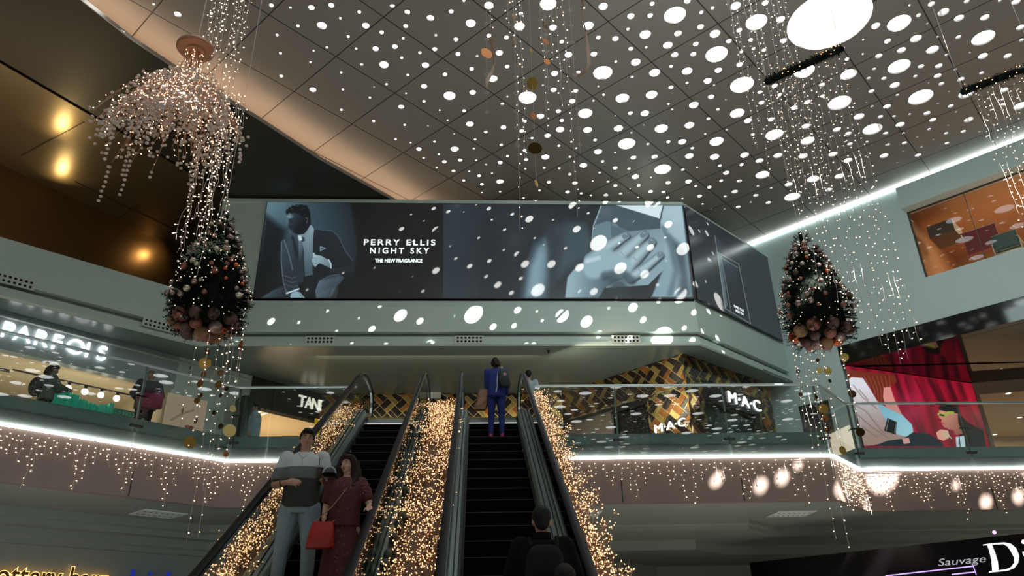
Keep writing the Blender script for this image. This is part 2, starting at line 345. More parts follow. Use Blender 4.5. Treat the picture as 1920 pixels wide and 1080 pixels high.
# ---- lower floor, far shells
struct('floor', MB().box((-26, -32, -0.3), (30, 34, 0)), M_floor)
for nm, a, b in (('wall_back', (-26, -32.3, 0), (30, -32, 18)), ('wall_front', (-26, 34, 0), (30, 34.3, 15.8)),
                 ('wall_left', (-26.3, -32, 0), (-26, 34, 15.8)), ('wall_right', (30, -32, 0), (30.3, 34, 15.8))):
    struct(nm, MB().box(a, b), M_wall)

# ---- second level: slab edge, light strip, fascia
E2 = [(-20.0, 0.9), (-8.3, 12.75), (-5.2, 15.85), (7.73, 15.8), (9.08, 17.3), (20.0, 17.3)]
def slab(name, path, z0, z1, m, back):
    poly = list(path)+back
    return struct(name, MB().prism(poly, z0, z1), m)
slab('floor_1', offs(E2, 0.0), 5.5, H2, mat('upper_floor_stone', (0.30, 0.31, 0.29), rough=0.2, noise=0.1), [(29.9, 17.3), (29.9, 33.9), (-25.9, 33.9), (-25.9, 0.9)])
mb = MB(); sweep(mb, E2, [(0.0, 5.72), (0.0, 5.45), (0.012, 5.45), (0.012, 5.2)]); struct('trim_2', mb, M_slab)
mb = MB(); sweep(mb, E2, [(0.0, 5.20), (0.10, 5.20), (0.10, 5.165), (0.0, 5.165)]); struct('trim_3', mb, M_strip)
mb = MB(); sweep(mb, E2, [(0.03, 5.15), (0.03, 4.24), (-0.12, 4.24)]); struct('trim_4', mb, M_fascia)
# vertical joints of the fascia panels
mb = MB()
for px in (1166, 1393, 1620, 1860):
    e = ((7.73, 15.8), (20, 15.8)) if px < 1500 else ((9.08, 17.3), (20, 17.3))
    q = UP(px, 925, (-5.2, 15.85) if px < 1500 else e[0], e[0] if px < 1500 else e[1]); mb.box((q.x-0.012, q.y-0.036, 4.25), (q.x+0.012, q.y-0.028, 4.72))
q = UP(245, 905, (-8.3, 12.75), (-5.2, 15.85))
mb.tube([(q.x+0.02, q.y-0.025, 4.25), (q.x+0.02, q.y-0.025, 4.72)], 0.012, 4)
struct('trim_5', mb, M_dark)
# lower level cove steps, going back under the slab
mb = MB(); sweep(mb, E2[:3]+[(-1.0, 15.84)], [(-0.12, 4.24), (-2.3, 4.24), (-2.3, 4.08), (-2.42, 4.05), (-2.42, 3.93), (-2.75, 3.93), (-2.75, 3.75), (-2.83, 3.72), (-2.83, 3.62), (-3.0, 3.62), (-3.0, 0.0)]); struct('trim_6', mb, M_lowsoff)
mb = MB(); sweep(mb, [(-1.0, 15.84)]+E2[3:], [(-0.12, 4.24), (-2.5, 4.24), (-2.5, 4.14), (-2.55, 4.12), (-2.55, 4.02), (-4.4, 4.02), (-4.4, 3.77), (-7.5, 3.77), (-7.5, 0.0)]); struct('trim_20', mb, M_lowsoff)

# ---- third level: parapet fascia on the left, box with the lightbox screen, soffit
E3 = [(-20.0, 10.44), (-8.3, 21.0), (6.9, 21.0), (11.25, 24.8)]
prof3 = [(-0.12, 11.42), (0, 11.42), (0, 11.12), (0.015, 11.11), (0.015, 10.26), (-0.14, 10.24), (-0.14, 10.13), (-0.04, 10.12), (-0.04, 9.93), (0.05, 9.92), (0.05, 9.84), (-0.03, 9.8)]
mb = MB(); sweep(mb, E3, prof3); struct('trim_7', mb, M_wall)
mb = MB(); sweep(mb, E3, [(-0.135, 10.235), (-0.135, 10.135)]); struct('trim_8', mb, mat('reveal_grey', (0.16, 0.18, 0.16), rough=0.5))
LWa, LWb = (-12.51, 18.36), (-5.6, 25.65)
soff = [(-20.0, 10.44), (-8.3, 21.0), (6.9, 21.0), (11.3, 24.7), (11.3, 26.5), (-26, 26.5), (-26, 10.44)]
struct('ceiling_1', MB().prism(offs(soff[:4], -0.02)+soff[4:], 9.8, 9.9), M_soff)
struct('floor_2', MB().prism(offs(soff[:4], -0.14)+soff[4:], 11.2, 11.3), M_wall)
# box wall carrying the screen
mb = MB(); mb.prism([(-8.3, 21.0), (6.9, 21.0), (11.25, 24.8), (11.25, 26.5), (-8.3, 26.5)], 11.3, 14.95); struct('wall_front_1', mb, M_wall)
mb = MB(); sweep(mb, E3[1:], [(0.0, 14.85), (0.06, 14.85), (0.06, 14.97), (0.0, 14.97)]); struct('trim_9', mb, M_wall)
# soffit of the third level, small downlight and vents come with the objects

# ---- left bulkhead (bronze panels) with its curved edge and the cove light on top
ZB = 15.04
cv = [(60, -62), (150, 0), (250, 78), (360, 150), (480, 222), (600, 300), (740, 378)]
curve = [U(a, b, z=ZB) for a, b in cv]
curve = [Vector((-17.5, 2.0, ZB)), Vector((-12.6, 7.8, ZB))]+curve+[Vector((-0.6, 24.2, ZB)), Vector((0.8, 26.5, ZB))]
slot = [U(-330, -60, z=ZB), U(0, 115, z=ZB), U(215, 240, z=ZB), U(440, 372, z=ZB)]; slot.append(slot[-1]+(slot[-1]-slot[-2])*1.4)
bc = [U(0, 308, z=ZB), U(363, 475, z=ZB)]; bc = [bc[0]-(bc[1]-bc[0])*2, bc[0], bc[1], bc[1]+(bc[1]-bc[0])*0.6]
def strip2(mb, A, B, z, mi=0):
    n = 24
    def samp(P, t):
        L = [0]
        for i in range(1, len(P)): L.append(L[-1]+(P[i]-P[i-1]).length)
        s = t*L[-1]
        for i in range(1, len(P)):
            if s <= L[i] or i == len(P)-1: return P[i-1].lerp(P[i], min(1, (s-L[i-1])/(L[i]-L[i-1])))
    vs = []
    for i in range(n+1):
        a, b = samp(A, i/n), samp(B, i/n); vs += [(a.x, a.y, z), (b.x, b.y, z)]
    return mb.add(vs, [(2*i, 2*i+1, 2*i+3, 2*i+2) for i in range(n)], mi)
def shift(P, d):
    o = offs([(p.x, p.y) for p in P], d); return [Vector((a, b, P[0].z)) for a, b in o]
mb = MB(); strip2(mb, curve, shift(slot, 0.06), ZB); strip2(mb, shift(curve, -0.01), shift(slot, 0.06), ZB+0.08)
rim = [(p.x, p.y) for p in curve]; mr = MB(); sweep(mr, offs(rim, 0.004), [(0, ZB-0.005), (0.025, ZB-0.005), (0.025, ZB+0.1), (-0.03, ZB+0.105)]); struct('trim_28', mr, mat('lip_metal', (0.55, 0.52, 0.48), rough=0.3, metal=0.8)); sweep(mb, rim, [(0, ZB), (0.02, ZB), (0.02, ZB+0.1), (-0.06, ZB+0.1), (-0.06, ZB+0.08)])
struct('ceiling_2', mb, M_bronze_d)
mb = MB(); strip2(mb, shift(slot, -0.06), bc, ZB); struct('ceiling_3', mb, M_bronze)
mb = MB(); strip2(mb, shift(slot, 0.08), shift(slot, -0.08), ZB+0.07); struct('trim_10', mb, M_dark)
mb = MB(); sweep(mb, [(p.x, p.y) for p in bc], [(0, ZB), (0, 11.3)]); struct('wall_left_1', mb, M_bronze_w)
# joint across the bronze panels
mb = MB(); a = U(40, 292, z=ZB-0.01); b = U(158, 229, z=ZB-0.01); mb.tube([a, b], 0.012, 4); a = U(222, 410, z=ZB-0.01); b = U(262, 383, z=ZB-0.01); mb.tube([a, b], 0.01, 4)
a = U(140, 340, z=ZB-0.01); b = U(330, 432, z=ZB-0.01); mb.tube([a, b], 0.01, 4)
struct('trim_11', mb, M_dark)
M_covewarm = glow('warm_cove_light', (1.0, 0.70, 0.45), 34.0)
mb = MB(); sweep(mb, offs(rim, -0.4), [(0.0, ZB+0.10), (-0.07, ZB+0.10)]); struct('trim_12', mb, M_covewarm)

# ---- right wall (diagonal) from ceiling to the shop header
RA, RB = (10.68, 25.4), (17.3, 18.23)
rd = (Vector(RB)-Vector(RA)).normalized(); rn = Vector((-rd.y, rd.x))*-1      # rn points into the atrium
if rn.dot(Vector((0, 0))-Vector(RA)) < 0: rn = -rn
def rw(s, d=0.0, z=0.0):
    p = Vector(RA)+rd*s+rn*d; return Vector((p.x, p.y, z))
def rws(px, py): return (UP(px, py, RA, RB)-Vector((RA[0], RA[1], 0))).to_2d().dot(rd)
sw, ew = 5.93, 14.0           # window span along the wall
def rquad(mb, s0, s1, z0, z1, d0=0.0, d1=-0.3, mi=0):
    P = [rw(s0, d0), rw(s1, d0), rw(s1, d1), rw(s0, d1)]
    return mb.prism([(p.x, p.y) for p in P], z0, z1, mi)
mb = MB()
rquad(mb, -1.2, sw, 10.68, 15.8); rquad(mb, sw, ew, 14.72, 15.8); rquad(mb, sw, ew, 10.68, 12.2); rquad(mb, ew, 20, 10.68, 15.8)
struct('wall_right_1', mb, M_wallr)
mb = MB(); rquad(mb, sw-0.05, 20, 14.72, 15.55, 0.32, 0.0); struct('trim_13', mb, M_wallr)
mb = MB(); rquad(mb, -1.0, 20, 15.70, 15.795, 0.10, 0.0); struct('trim_14', mb, M_cove)
M_blackgloss = mat('black_gloss_stone', (0.006, 0.008, 0.007), rough=0.06, noise=0.3, nscale=8, spec=0.6)
s_h = rws(1571, 651)
mb = MB(); rquad(mb, s_h, 20, 10.0, 10.68, 0.05, -0.3); struct('trim_15', mb, M_blackgloss)
mb = MB(); rquad(mb, -0.8, s_h, 5.7, 10.68, 0.0, -0.3); struct('wall_right_2', mb, M_wallr)
# soffit of the shop under the header, and the shop's cream interior
adL, adR = Vector((12.62, 23.35)), Vector((18.2, 25.3))
adR2 = adL+(adR-adL)*1.0
mb = MB(); mb.prism([rw(s_h, -0.28)[:2], rw(20, -0.28)[:2], (29.5, 14.0), (29.5, 22.4), (18.3, 25.3), (12.75, 23.4)], 10.0, 10.1); struct('ceiling_4', mb, M_blackgloss)
M_cream = mat('shop_cream_plaster', (0.62, 0.47, 0.33), rough=0.6, noise=0.03)
mb = MB(); mb.prism([(18.3, 25.33), (29.5, 22.4), (29.5, 33), (18.3, 33)], 9.55, 9.62); struct('ceiling_5', mb, M_cream)
mb = MB(); mb.box((18.3, 31.5, 5.7), (29.5, 31.7, 9.6)); struct('wall_right_3', mb, M_cream)
mb = MB(); mb.prism([(18.3, 25.33), (18.42, 25.3), (18.42, 31.5), (18.3, 31.5)], 5.7, 9.6); struct('wall_right_4', mb, M_cream)
mb = MB(); mb.prism([(18.3, 25.33), (29.5, 22.4), (29.5, 22.5), (18.3, 25.43)], 9.6, 10.0); struct('trim_16', mb, M_cream)
mb = MB(); mb.prism([(12.75, 23.45), (18.3, 25.38), (18.3, 25.6), (12.75, 23.65)], 5.7, 10.0); struct('wall_right_5', mb, M_blackgloss)
lamp('boutique_lamp', 'AREA', (23.5, 27.5, 9.4), 260, (1, 0.8, 0.6), shape='RECTANGLE', size=7, size_y=6, rot=(0, 0, 0))

# ---- left wall of the second level under the soffit: shop fronts
lwd = (Vector(LWb)-Vector(LWa)).normalized(); lwn = Vector((lwd.y, -lwd.x))
def lw(s, d=0.0, z=0.0):
    p = Vector(LWa)+lwd*s+lwn*d; return Vector((p.x, p.y, z))
def lws(px, py):
    q = UP(px, py, LWa, LWb); return (q.to_2d()-Vector(LWa)).dot(lwd), q.z
def lquad(mb, s0, s1, z0, z1, d0=0.0, d1=-0.3, mi=0):
    P = [lw(s0, d0), lw(s1, d0), lw(s1, d1), lw(s0, d1)]
    return mb.prism([(p.x, p.y) for p in P], z0, z1, mi)
# ================================================================ ESCALATORS
S30, C30, T30 = 0.5, math.cos(PI/6), math.tan(PI/6)
YB, YT = 4.56, 14.43
M_rubber = mat('black_rubber', (0.006, 0.006, 0.007), rough=0.35, noise=0.2, spec=0.12)
M_step = mat('step_metal', (0.005, 0.005, 0.006), rough=0.6, spec=0.1, noise=0.2, nscale=6)
M_riser = mat('step_riser', (0.003, 0.003, 0.003), rough=0.6, spec=0.05, noise=0.2, nscale=6)
M_steel = mat('brushed_steel', (0.42, 0.48, 0.48), rough=0.28, metal=0.9, noise=0.15, nscale=2.5)
M_steeld = mat('deck_steel', (0.20, 0.27, 0.26), rough=0.34, metal=0.7, noise=0.15, nscale=1.5)
M_clad = mat('escalator_cladding', (0.10, 0.075, 0.065), rough=0.5)
M_eglass = glass_mat('escalator_glass', (0.84, 0.9, 0.88), 0.8, 0.0, 1.4)
M_glass = glass_mat('balustrade_glass', (0.90, 0.98, 0.96), 1.0, 0.0, 2.1)
M_comb = mat('yellow_comb', (0.5, 0.36, 0.05), rough=0.5)
BASE = [(2.9, 0.0), (YB, 0.0), (YT, H2), (15.85, H2)]
def dense(path, n=1): return path
def psweep(mb, prof, path, mi=0, closed=False):   # profile of (x, dz) swept along (y, z)
    rows = [[(x, y, z+dz) for x, dz in prof] for y, z in path]; n = len(prof)
    vs = [p for r in rows for p in r]; k = n if closed else n-1
    fs = [(i*n+j, i*n+(j+1) % n, (i+1)*n+(j+1) % n, (i+1)*n+j) for i in range(len(rows)-1) for j in range(k)]
    if closed: fs += [tuple(range(n))[::-1], tuple((len(rows)-1)*n+j for j in range(n))]
    return mb.add(vs, fs, mi)
def rail_path():
    P = []
    r = 0.36
    for k in range(9):                       # lower newel
        a = -PI/2-PI*k/8; P.append((2.95+r*math.cos(a)*1.0, 1.0-r+r*math.sin(a)*1.0))
    # smooth knees
    def knee(y0, z0, d0, d1, R=0.9):
        out = []
        for k in range(7):
            t = k/6; out.append((y0-R*(1-t)**2*math.cos(d0)+R*t**2*math.cos(d1), z0-R*(1-t)**2*math.sin(d0)+R*t**2*math.sin(d1)))
        return out
    P += knee(YB, 1.0, 0, PI/6, 0.7); P += knee(YT+0.05, H2+1.0, PI/6, 0, 0.6)
    for k in range(9):
        a = PI/2-PI*k/8; P.append((15.55+r*math.cos(a), H2+1.0-r+r*math.sin(a)))
    return P
RP = rail_path()
def balustrade(xg, side, root):      # xg glass plane, side +1: steps lie to +x of it
    s = side
    # handrail
    prof = [(xg-0.04, 0.0), (xg-0.042, 0.022), (xg-0.025, 0.036), (xg+0.025, 0.036), (xg+0.042, 0.022), (xg+0.04, 0.0), (xg+0.025, -0.012), (xg-0.025, -0.012)]
    def ring(p, t):
        n = Vector((0, -t[1], t[0])); return [Vector((x, p[0], p[1]))+n*dz for x, dz in prof]
    def alongpath(P, fn):
        out = []
        for i, p in enumerate(P):
            a = P[max(0, i-1)]; b = P[min(len(P)-1, i+1)]; t = Vector((b[0]-a[0], b[1]-a[1])).normalized(); out.append(fn(p, t))
        return out
    MB().loft(alongpath(RP, ring)).build('handrail', M_rubber, root, smooth=True)
    prof2 = [(xg-0.022, -0.012), (xg-0.022, -0.055), (xg+0.022, -0.055), (xg+0.022, -0.012)]
    def ring2(p, t):
        n = Vector((0, -t[1], t[0])); return [Vector((x, p[0], p[1]))+n*dz for x, dz in prof2]
    MB().loft(alongpath(RP, ring2)).build('rail_profile', M_steel, root)
    # glass panels
    def zbase(y): return 0.17+(0 if y < YB else H2 if y > YT else (y-YB)*T30)
    def ztop(y): return zbase(y)+0.79
    ys = [2.75, 4.0]+[4.0+1.55*k for k in range(1, 7)]+[14.5, 15.6]
    for a, b in zip(ys[:-1], ys[1:]):
        mb = MB(); cuts = sorted(set([a+0.004]+[y for y in (YB, YT) if a < y < b]+[b-0.004]))
        for u, v in zip(cuts[:-1], cuts[1:]):
            mb.add([(xg, u, zbase(u+1e-4)), (xg, v, zbase(v-1e-4)), (xg, v, ztop(v-1e-4)), (xg, u, ztop(u+1e-4))], [(0, 1, 2, 3)])
        mb.build('glass_panel', M_eglass, root)
    # inner deck + skirt, outer deck
    x_in = xg+s*0.13
    pr = [(x_in, -0.12), (x_in, 0.10), (xg+s*0.10, 0.16), (xg+s*0.012, 0.19), (xg+s*0.012, 0.15), (xg-s*0.012, 0.15), (xg-s*0.012, 0.19), (xg-s*0.10, 0.17)]
    mb = MB(); psweep(mb, pr, BASE); mb.build('deck', M_steeld, root)
    mb = MB(); psweep(mb, [(x_in+s*0.001, 0.03), (x_in+s*0.03, 0.03), (x_in+s*0.03, 0.0), (x_in+s*0.001, 0.0)], BASE); mb.build('skirt_brush', M_rubber, root)
    mb = MB(); psweep(mb, [(xg+s*0.055, 0.186), (xg+s*0.07, 0.188), (xg+s*0.07, 0.178), (xg+s*0.055, 0.178)], BASE, closed=True); mb.build('deck_seam', M_dark, root)
def escalator(xc, label):
    root = thing('escalator', label, 'escalator', (xc, YB, 0))
    for sgn in (-1, 1): balustrade(xc+sgn*0.625, -sgn, root)
    mb = MB()
    for sgn in (-1, 1): psweep(mb, [(xc+sgn*0.725, 0.17), (xc+sgn*0.725, -0.75)], BASE)
    psweep(mb, [(xc-0.725, -0.75), (xc+0.725, -0.75)], [(2.9, 0.76)]+BASE[1:]); mb.build('truss_cladding', M_clad, root)
    first = None
    for k in range(25):
        y0 = YB+k*0.395; z0 = (y0-YB)*T30; zt = z0
        if k == 0: zt = 0.0
        if first is None:
            mb = MB(); mb.box((xc-0.485, y0, -0.03), (xc+0.485, y0+0.41, 0.0), 0)
            for j in range(60): mb.box((xc-0.48+j*0.016, y0-0.004, -0.235), (xc-0.48+j*0.016+0.009, y0+0.006, -0.002), 1)
            mb.box((xc-0.485, y0+0.004, -0.24), (xc+0.485, y0+0.02, 0.0), 1)
            mb.box((xc-0.485, y0-0.012, -0.012), (xc+0.485, y0-0.002, -0.001), 2)
            first = mb.build('step', [M_step, M_riser, mat('step_edge', (0.05, 0.05, 0.05), rough=0.4, spec=0.3)], root); fm = first.matrix_parent_inverse.copy()
        else:
            c = first.copy(); col.objects.link(c); c.parent = root; c.matrix_parent_inverse = fm.copy()
            c.location = (0, y0-YB, zt)
    MB().box((xc-0.49, YT-0.02, H2-0.1), (xc+0.49, 15.85, H2+0.002)).build('landing_plate', M_steel, root)
    MB().box((xc-0.49, 2.9, -0.02), (xc+0.49, YB, 0.004)).build('landing_plate', M_steel, root)
    MB().box((xc-0.49, YT-0.03, H2-0.02), (xc+0.49, YT+0.05, H2+0.006)).build('comb', M_comb, root)
    return root
XL, XR = -1.665, 0.335
escalator(XL, 'left escalator of the pair, carrying the couple, black steps between glass sides')
escalator(XR, 'right escalator of the pair, with the person in blue near its top')

# ---------------------------------------------------------------- glass balustrades of the second level
def balustrade_run(pts, label, joints, z0=5.22, z1=6.78, posts=(), d=0.05):
    a = pts[0]; root = thing('glass_balustrade', label, 'balustrade', (a[0], a[1], z0))
    P = offs(pts, d); P3 = [Vector((p[0], p[1], z1+0.02)) for p in P]
    MB().tube(P3, 0.03, 10).build('handrail', M_steel, root, smooth=True)
    L = [0]
    for i in range(1, len(P)): L.append(L[-1]+(Vector(P[i])-Vector(P[i-1])).length)
    def at(s):
        for i in range(1, len(P)):
            if s <= L[i]+1e-6: return Vector(P[i-1]).lerp(Vector(P[i]), (s-L[i-1])/(L[i]-L[i-1]))
        return Vector(P[-1])
    cuts = [0]+[j*L[-1] for j in joints]+[L[-1]]
    for u, v in zip(cuts[:-1], cuts[1:]):
        seg = [at(u+0.01)]+[Vector(P[i]) for i in range(1, len(P)-1) if u < L[i] < v]+[at(v-0.01)]
        mb = MB()
        for p, q in zip(seg[:-1], seg[1:]): mb.add([(p.x, p.y, z0), (q.x, q.y, z0), (q.x, q.y, z1), (p.x, p.y, z1)], [(0, 1, 2, 3)])
        mb.build('glass_panel', M_glass, root)
        # green upper edge line of the slab finish seen through the pane
    for j in posts:
        s = j*L[-1]; p = at(s); t = (at(min(L[-1], s+0.05))-at(max(0, s-0.05))).normalized(); nn = Vector((t.y, -t.x))
        M = Matrix(((t.x, nn.x, 0, p.x), (t.y, nn.y, 0, p.y), (0, 0, 1, 0), (0, 0, 0, 1)))
        po = MB().box((-0.018, -0.08, z0+0.25), (0.018, -0.03, z1), M=M).build('post', M_steeld, root)
        MB().box((-0.12, -0.035, z0+0.33), (0.12, 0.03, z0+0.375), M=M).build('clamp', M_dark, po if False else root)
        MB().box((-0.12, -0.035, z1-0.62), (0.12, -0.02, z1-0.59), M=M).build('clamp', M_dark, root)
    return root
balustrade_run([(-20, 0.9), (-8.3, 12.75), (-5.2, 15.85)], 'long glass balustrade in front of the white lit shop sign on the left', [0.25, 0.5, 0.76, 0.905], posts=[0.76, 0.905])
balustrade_run([(-5.2, 15.85), (-2.62, 15.84)], 'short glass balustrade between the hanging left tree and the left escalator', [0.3], posts=[0.02])
balustrade_run([(1.3, 15.83), (7.73, 15.8)], 'glass balustrade right of the escalators below the gold tiled shop', [0.28, 0.66], posts=[0.28, 0.66, 0.99])
balustrade_run([(7.75, 15.82), (9.06, 17.28)], 'slanting glass balustrade corner behind the strings under the right tree', [0.5])
balustrade_run([(9.1, 17.3), (20, 17.3)], 'glass balustrade in front of the red curtain poster', [0.26, 0.55], posts=[0.005, 0.26, 0.55])
M_teal = mat('slab_green_band', (0.66, 0.98, 0.93), rough=0.35)
mb = MB(); sweep(mb, E2, [(0.006, 5.71), (0.006, 5.47)]); struct('trim_17', mb, M_teal)

# ================================================================ SCREENS AND ART
import numpy as np
RT = np.array([list(r) for r in RW2C.transposed()])
def px_of(P):
    c = (P-np.array(CAM)) @ RT.T
    return 960+FPX*c[:, 0]/-c[:, 2], 540-FPX*c[:, 1]/-c[:, 2]
class Art:
    def __init__(s, corner, u, v, nu, nv, bg, frame=None):   # frame maps world points into the drawing's own coordinates
        s.nu, s.nv = nu, nv; corner, u, v = map(np.array, (corner, u, v))
        a, b = np.meshgrid(np.linspace(0, 1, nu), np.linspace(0, 1, nv))
        s.P = corner+a.reshape(-1, 1)*u+b.reshape(-1, 1)*v
        s.X, s.Y = px_of(s.P); s.C = np.tile(np.array(bg, float), (nu*nv, 1))
        s.a, s.b = a.ravel(), b.ravel(); s.N = np.random.RandomState(3).rand(nu*nv)
    def mix(s, al, c):
        al = np.clip(al, 0, 1)[:, None]; c = np.array(c, float)
        s.C = s.C*(1-al)+c*al
    def dist_seg(s, p, q):
        d = np.array(q)-np.array(p); L = max(1e-9, d @ d)
        t = np.clip(((s.X-p[0])*d[0]+(s.Y-p[1])*d[1])/L, 0, 1)
        return np.hypot(s.X-p[0]-t*d[0], s.Y-p[1]-t*d[1]), t
    def poly(s, pts, c, soft=1.2, al=1.0, c2=None, ax=None):
        D = np.full(s.X.shape, 1e9); inside = np.zeros(s.X.shape, bool)
        for i in range(len(pts)):
            p, q = pts[i], pts[(i+1) % len(pts)]; D = np.minimum(D, s.dist_seg(p, q)[0])
            cond = (p[1] > s.Y) != (q[1] > s.Y)
            with np.errstate(divide='ignore', invalid='ignore'):
                xi = (q[0]-p[0])*(s.Y-p[1])/(q[1]-p[1]+1e-12)+p[0]
            inside ^= cond & (s.X < xi)
        sd = np.where(inside, D, -D)
        if c2 is not None:
            d = np.array(ax[1])-np.array(ax[0]); t = np.clip(((s.X-ax[0][0])*d[0]+(s.Y-ax[0][1])*d[1])/(d @ d), 0, 1)[:, None]
            c = np.array(c)*(1-t)+np.array(c2)*t
        s.mix(al*np.clip(sd/soft+0.5, 0, 1), c)
    def stroke(s, pts, r, c, soft=1.5, al=1.0, shade=0.0):
        best = np.full(s.X.shape, 1e9)
        for i in range(len(pts)-1):
            d, t = s.dist_seg(pts[i], pts[i+1]); ra = r[i] if isinstance(r, list) else r; rb = r[i+1] if isinstance(r, list) else r
            best = np.minimum(best, d/(ra+(rb-ra)*t))
        R = r[0] if isinstance(r, list) else r
        col_ = np.array(c, float)*(1-shade*np.clip(best, 0, 1)[:, None]**2)
        s.mix(al*np.clip((1-best)*R/soft+0.5, 0, 1), col_)
    def blob(s, c, rx, ry, colr, al=1.0, p=2.0):
        d = ((s.X-c[0])/rx)**2+((s.Y-c[1])/ry)**2; s.mix(al*np.exp(-d*p/2), colr)
    def build(s, name, parent, estr, depth_dir, rough=0.2):
        nu, nv = s.nu, s.nv; n = nu*nv
        idx = np.arange(n).reshape(nv, nu); a = idx[:-1, :-1].ravel(); b = idx[:-1, 1:].ravel(); c = idx[1:, 1:].ravel(); d = idx[1:, :-1].ravel()
        F = np.stack([a, b, c, d], 1); me = bpy.data.meshes.new(name)
        me.vertices.add(n); me.vertices.foreach_set('co', s.P.astype(np.float32).ravel())
        me.loops.add(len(F)*4); me.loops.foreach_set('vertex_index', F.astype(np.int32).ravel())
        me.polygons.add(len(F)); me.polygons.foreach_set('loop_start', np.arange(0, len(F)*4, 4, dtype=np.int32)); me.update(calc_edges=True)
        srgb = np.clip(s.C, 0, 255)/255; L = np.where(srgb <= 0.04045, srgb/12.92, ((srgb+0.055)/1.055)**2.4)
        at = me.color_attributes.new('art', 'FLOAT_COLOR', 'POINT')
        at.data.foreach_set('color', np.concatenate([L, np.ones((n, 1))], 1).astype(np.float32).ravel())
        me.materials.append(vcol_mat(name+'_print', 'art', estr, rough))
        o = bpy.data.objects.new(name, me); col.objects.link(o)
        if parent is not None: o.parent = parent; o.matrix_parent_inverse = PINV[parent.name]
        return o
M_white_glow = glow('lettering_white', (0.9, 1.0, 1.0), 1.2)
M_frame = mat('screen_housing', (0.03, 0.03, 0.03), rough=0.4)
# ---- front face of the fragrance lightbox
YS = 20.95
x0, x1, z0, z1 = -6.84, 6.94, 11.38, 14.84
root = thing('lightbox_screen', 'wide front lightbox advertisement with suited man and hand above the escalators', 'advertising screen', ((x0+x1)/2, YS, z0))
A = Art((x0, YS, z0), (x1-x0, 0, 0), (0, 0, z1-z0), 920, 236, (6, 9, 12))
def Q(l, sx, ox, oy): return [(l[i]/sx+ox, l[i+1]/sx+oy) for i in range(0, len(l), 2)]
q6 = lambda *l: Q(l, 3.6, 480, 360)
# left part: dark studio with cold back light
A.blob((505, 385), 95, 70, (120, 160, 175), 0.75); A.blob((590, 440), 75, 75, (52, 78, 92), 0.8); A.blob((640, 470), 40, 70, (30, 44, 54), 0.6)
A.poly(q6(60, 150, 200, 260, 170, 420, 160, 720, 0, 720), (7, 12, 17), 14, 0.85)
A.poly(q6(640, 75, 1262, 75, 1262, 720, 640, 720, 690, 400), (5, 6, 8), 8)
A.poly(q6(0, 640, 620, 560, 640, 720, 0, 720), (4, 6, 9), 20, 0.8)
jk, jd = (48, 62, 74), (24, 33, 41)
A.poly(q6(28, 718, 110, 665, 180, 634, 215, 670, 235, 718), (62, 80, 92), 1.5, c2=(22, 32, 40), ax=(q6(60, 650)[0], q6(180, 718)[0]))
A.poly(q6(384, 250, 400, 245, 515, 262, 560, 300, 605, 395, 655, 462, 650, 492, 600, 510, 512, 515, 560, 560, 480, 640, 330, 718, 325, 545, 384, 480), jd, 1.5, c2=(12, 18, 24), ax=(q6(500, 260)[0], q6(480, 640)[0]))
A.stroke(q6(400, 250, 515, 263, 558, 300, 602, 395, 652, 462), 1.0, (70, 90, 104), 1.2, 0.7)
A.poly(q6(400, 668, 425, 600, 500, 560, 560, 553, 598, 578, 545, 640, 500, 718, 405, 718), (88, 108, 122), 2, c2=(26, 36, 44), ax=(q6(440, 600)[0], q6(580, 700)[0]))
for k in range(9): A.stroke(q6(405+k*14, 690-k*6, 440+k*12, 600-k*3, 500+k*9, 562), 0.5, (24, 32, 40), 1.0, 0.6)
for k in range(5): A.stroke(q6(500+k*9, 715, 520+k*9, 650), 0.5, (130, 150, 160), 1.0, 0.5)
A.poly(q6(172, 330, 235, 300, 283, 288, 300, 340, 290, 440, 288, 640, 205, 688, 182, 600, 168, 450), jk, 1.2, c2=(30, 40, 48), ax=(q6(180, 400)[0], q6(290, 500)[0]))
A.stroke(q6(190, 325, 225, 430, 248, 530), 0.7, (100, 122, 134), 1.0, 0.9); A.stroke(q6(172, 335, 170, 470, 184, 610, 206, 680), 0.8, (110, 132, 144), 1.2, 0.7)
for a_, b_ in ((180, 560), (184, 590), (188, 620)): A.stroke(q6(a_, b_, a_+60, b_+22, a_+90, b_+12), 0.5, (110, 130, 140), 1.2, 0.6)
A.poly(q6(278, 290, 372, 222, 392, 250, 384, 330, 382, 470, 380, 540, 330, 545, 320, 420, 300, 340), (128, 156, 168), 1.2, c2=(66, 86, 98), ax=(q6(370, 240)[0], q6(330, 520)[0]))
A.poly(q6(278, 292, 305, 300, 325, 400, 322, 600, 300, 622, 282, 560, 292, 430, 286, 340), (84, 104, 118), 1.0, c2=(30, 42, 50), ax=(q6(282, 400)[0], q6(325, 420)[0]))
A.poly(q6(300, 302, 326, 305, 330, 330, 310, 338), (40, 54, 64), 1.0)
A.poly(q6(281, 290, 303, 285, 312, 325, 292, 330), (190, 212, 220), 1.0)
A.poly(q6(238, 300, 252, 297, 285, 400, 280, 470, 262, 420), (20, 28, 36), 1.2, 0.8)
A.poly(q6(330, 548, 384, 540, 384, 560, 330, 568), (90, 112, 124), 1.0, 0.7)
A.poly(q6(206, 150, 240, 138, 300, 140, 352, 170, 372, 210, 352, 250, 326, 280, 282, 292, 246, 280, 232, 262, 224, 244, 214, 236, 220, 216, 204, 192), (46, 64, 76), 1.4, c2=(12, 20, 27), ax=(q6(206, 180)[0], q6(300, 230)[0]))
A.blob(q6(226, 165)[0], 6, 5, (118, 146, 158), 0.9); A.blob(q6(212, 196)[0], 2.6, 5, (92, 118, 130), 0.8)
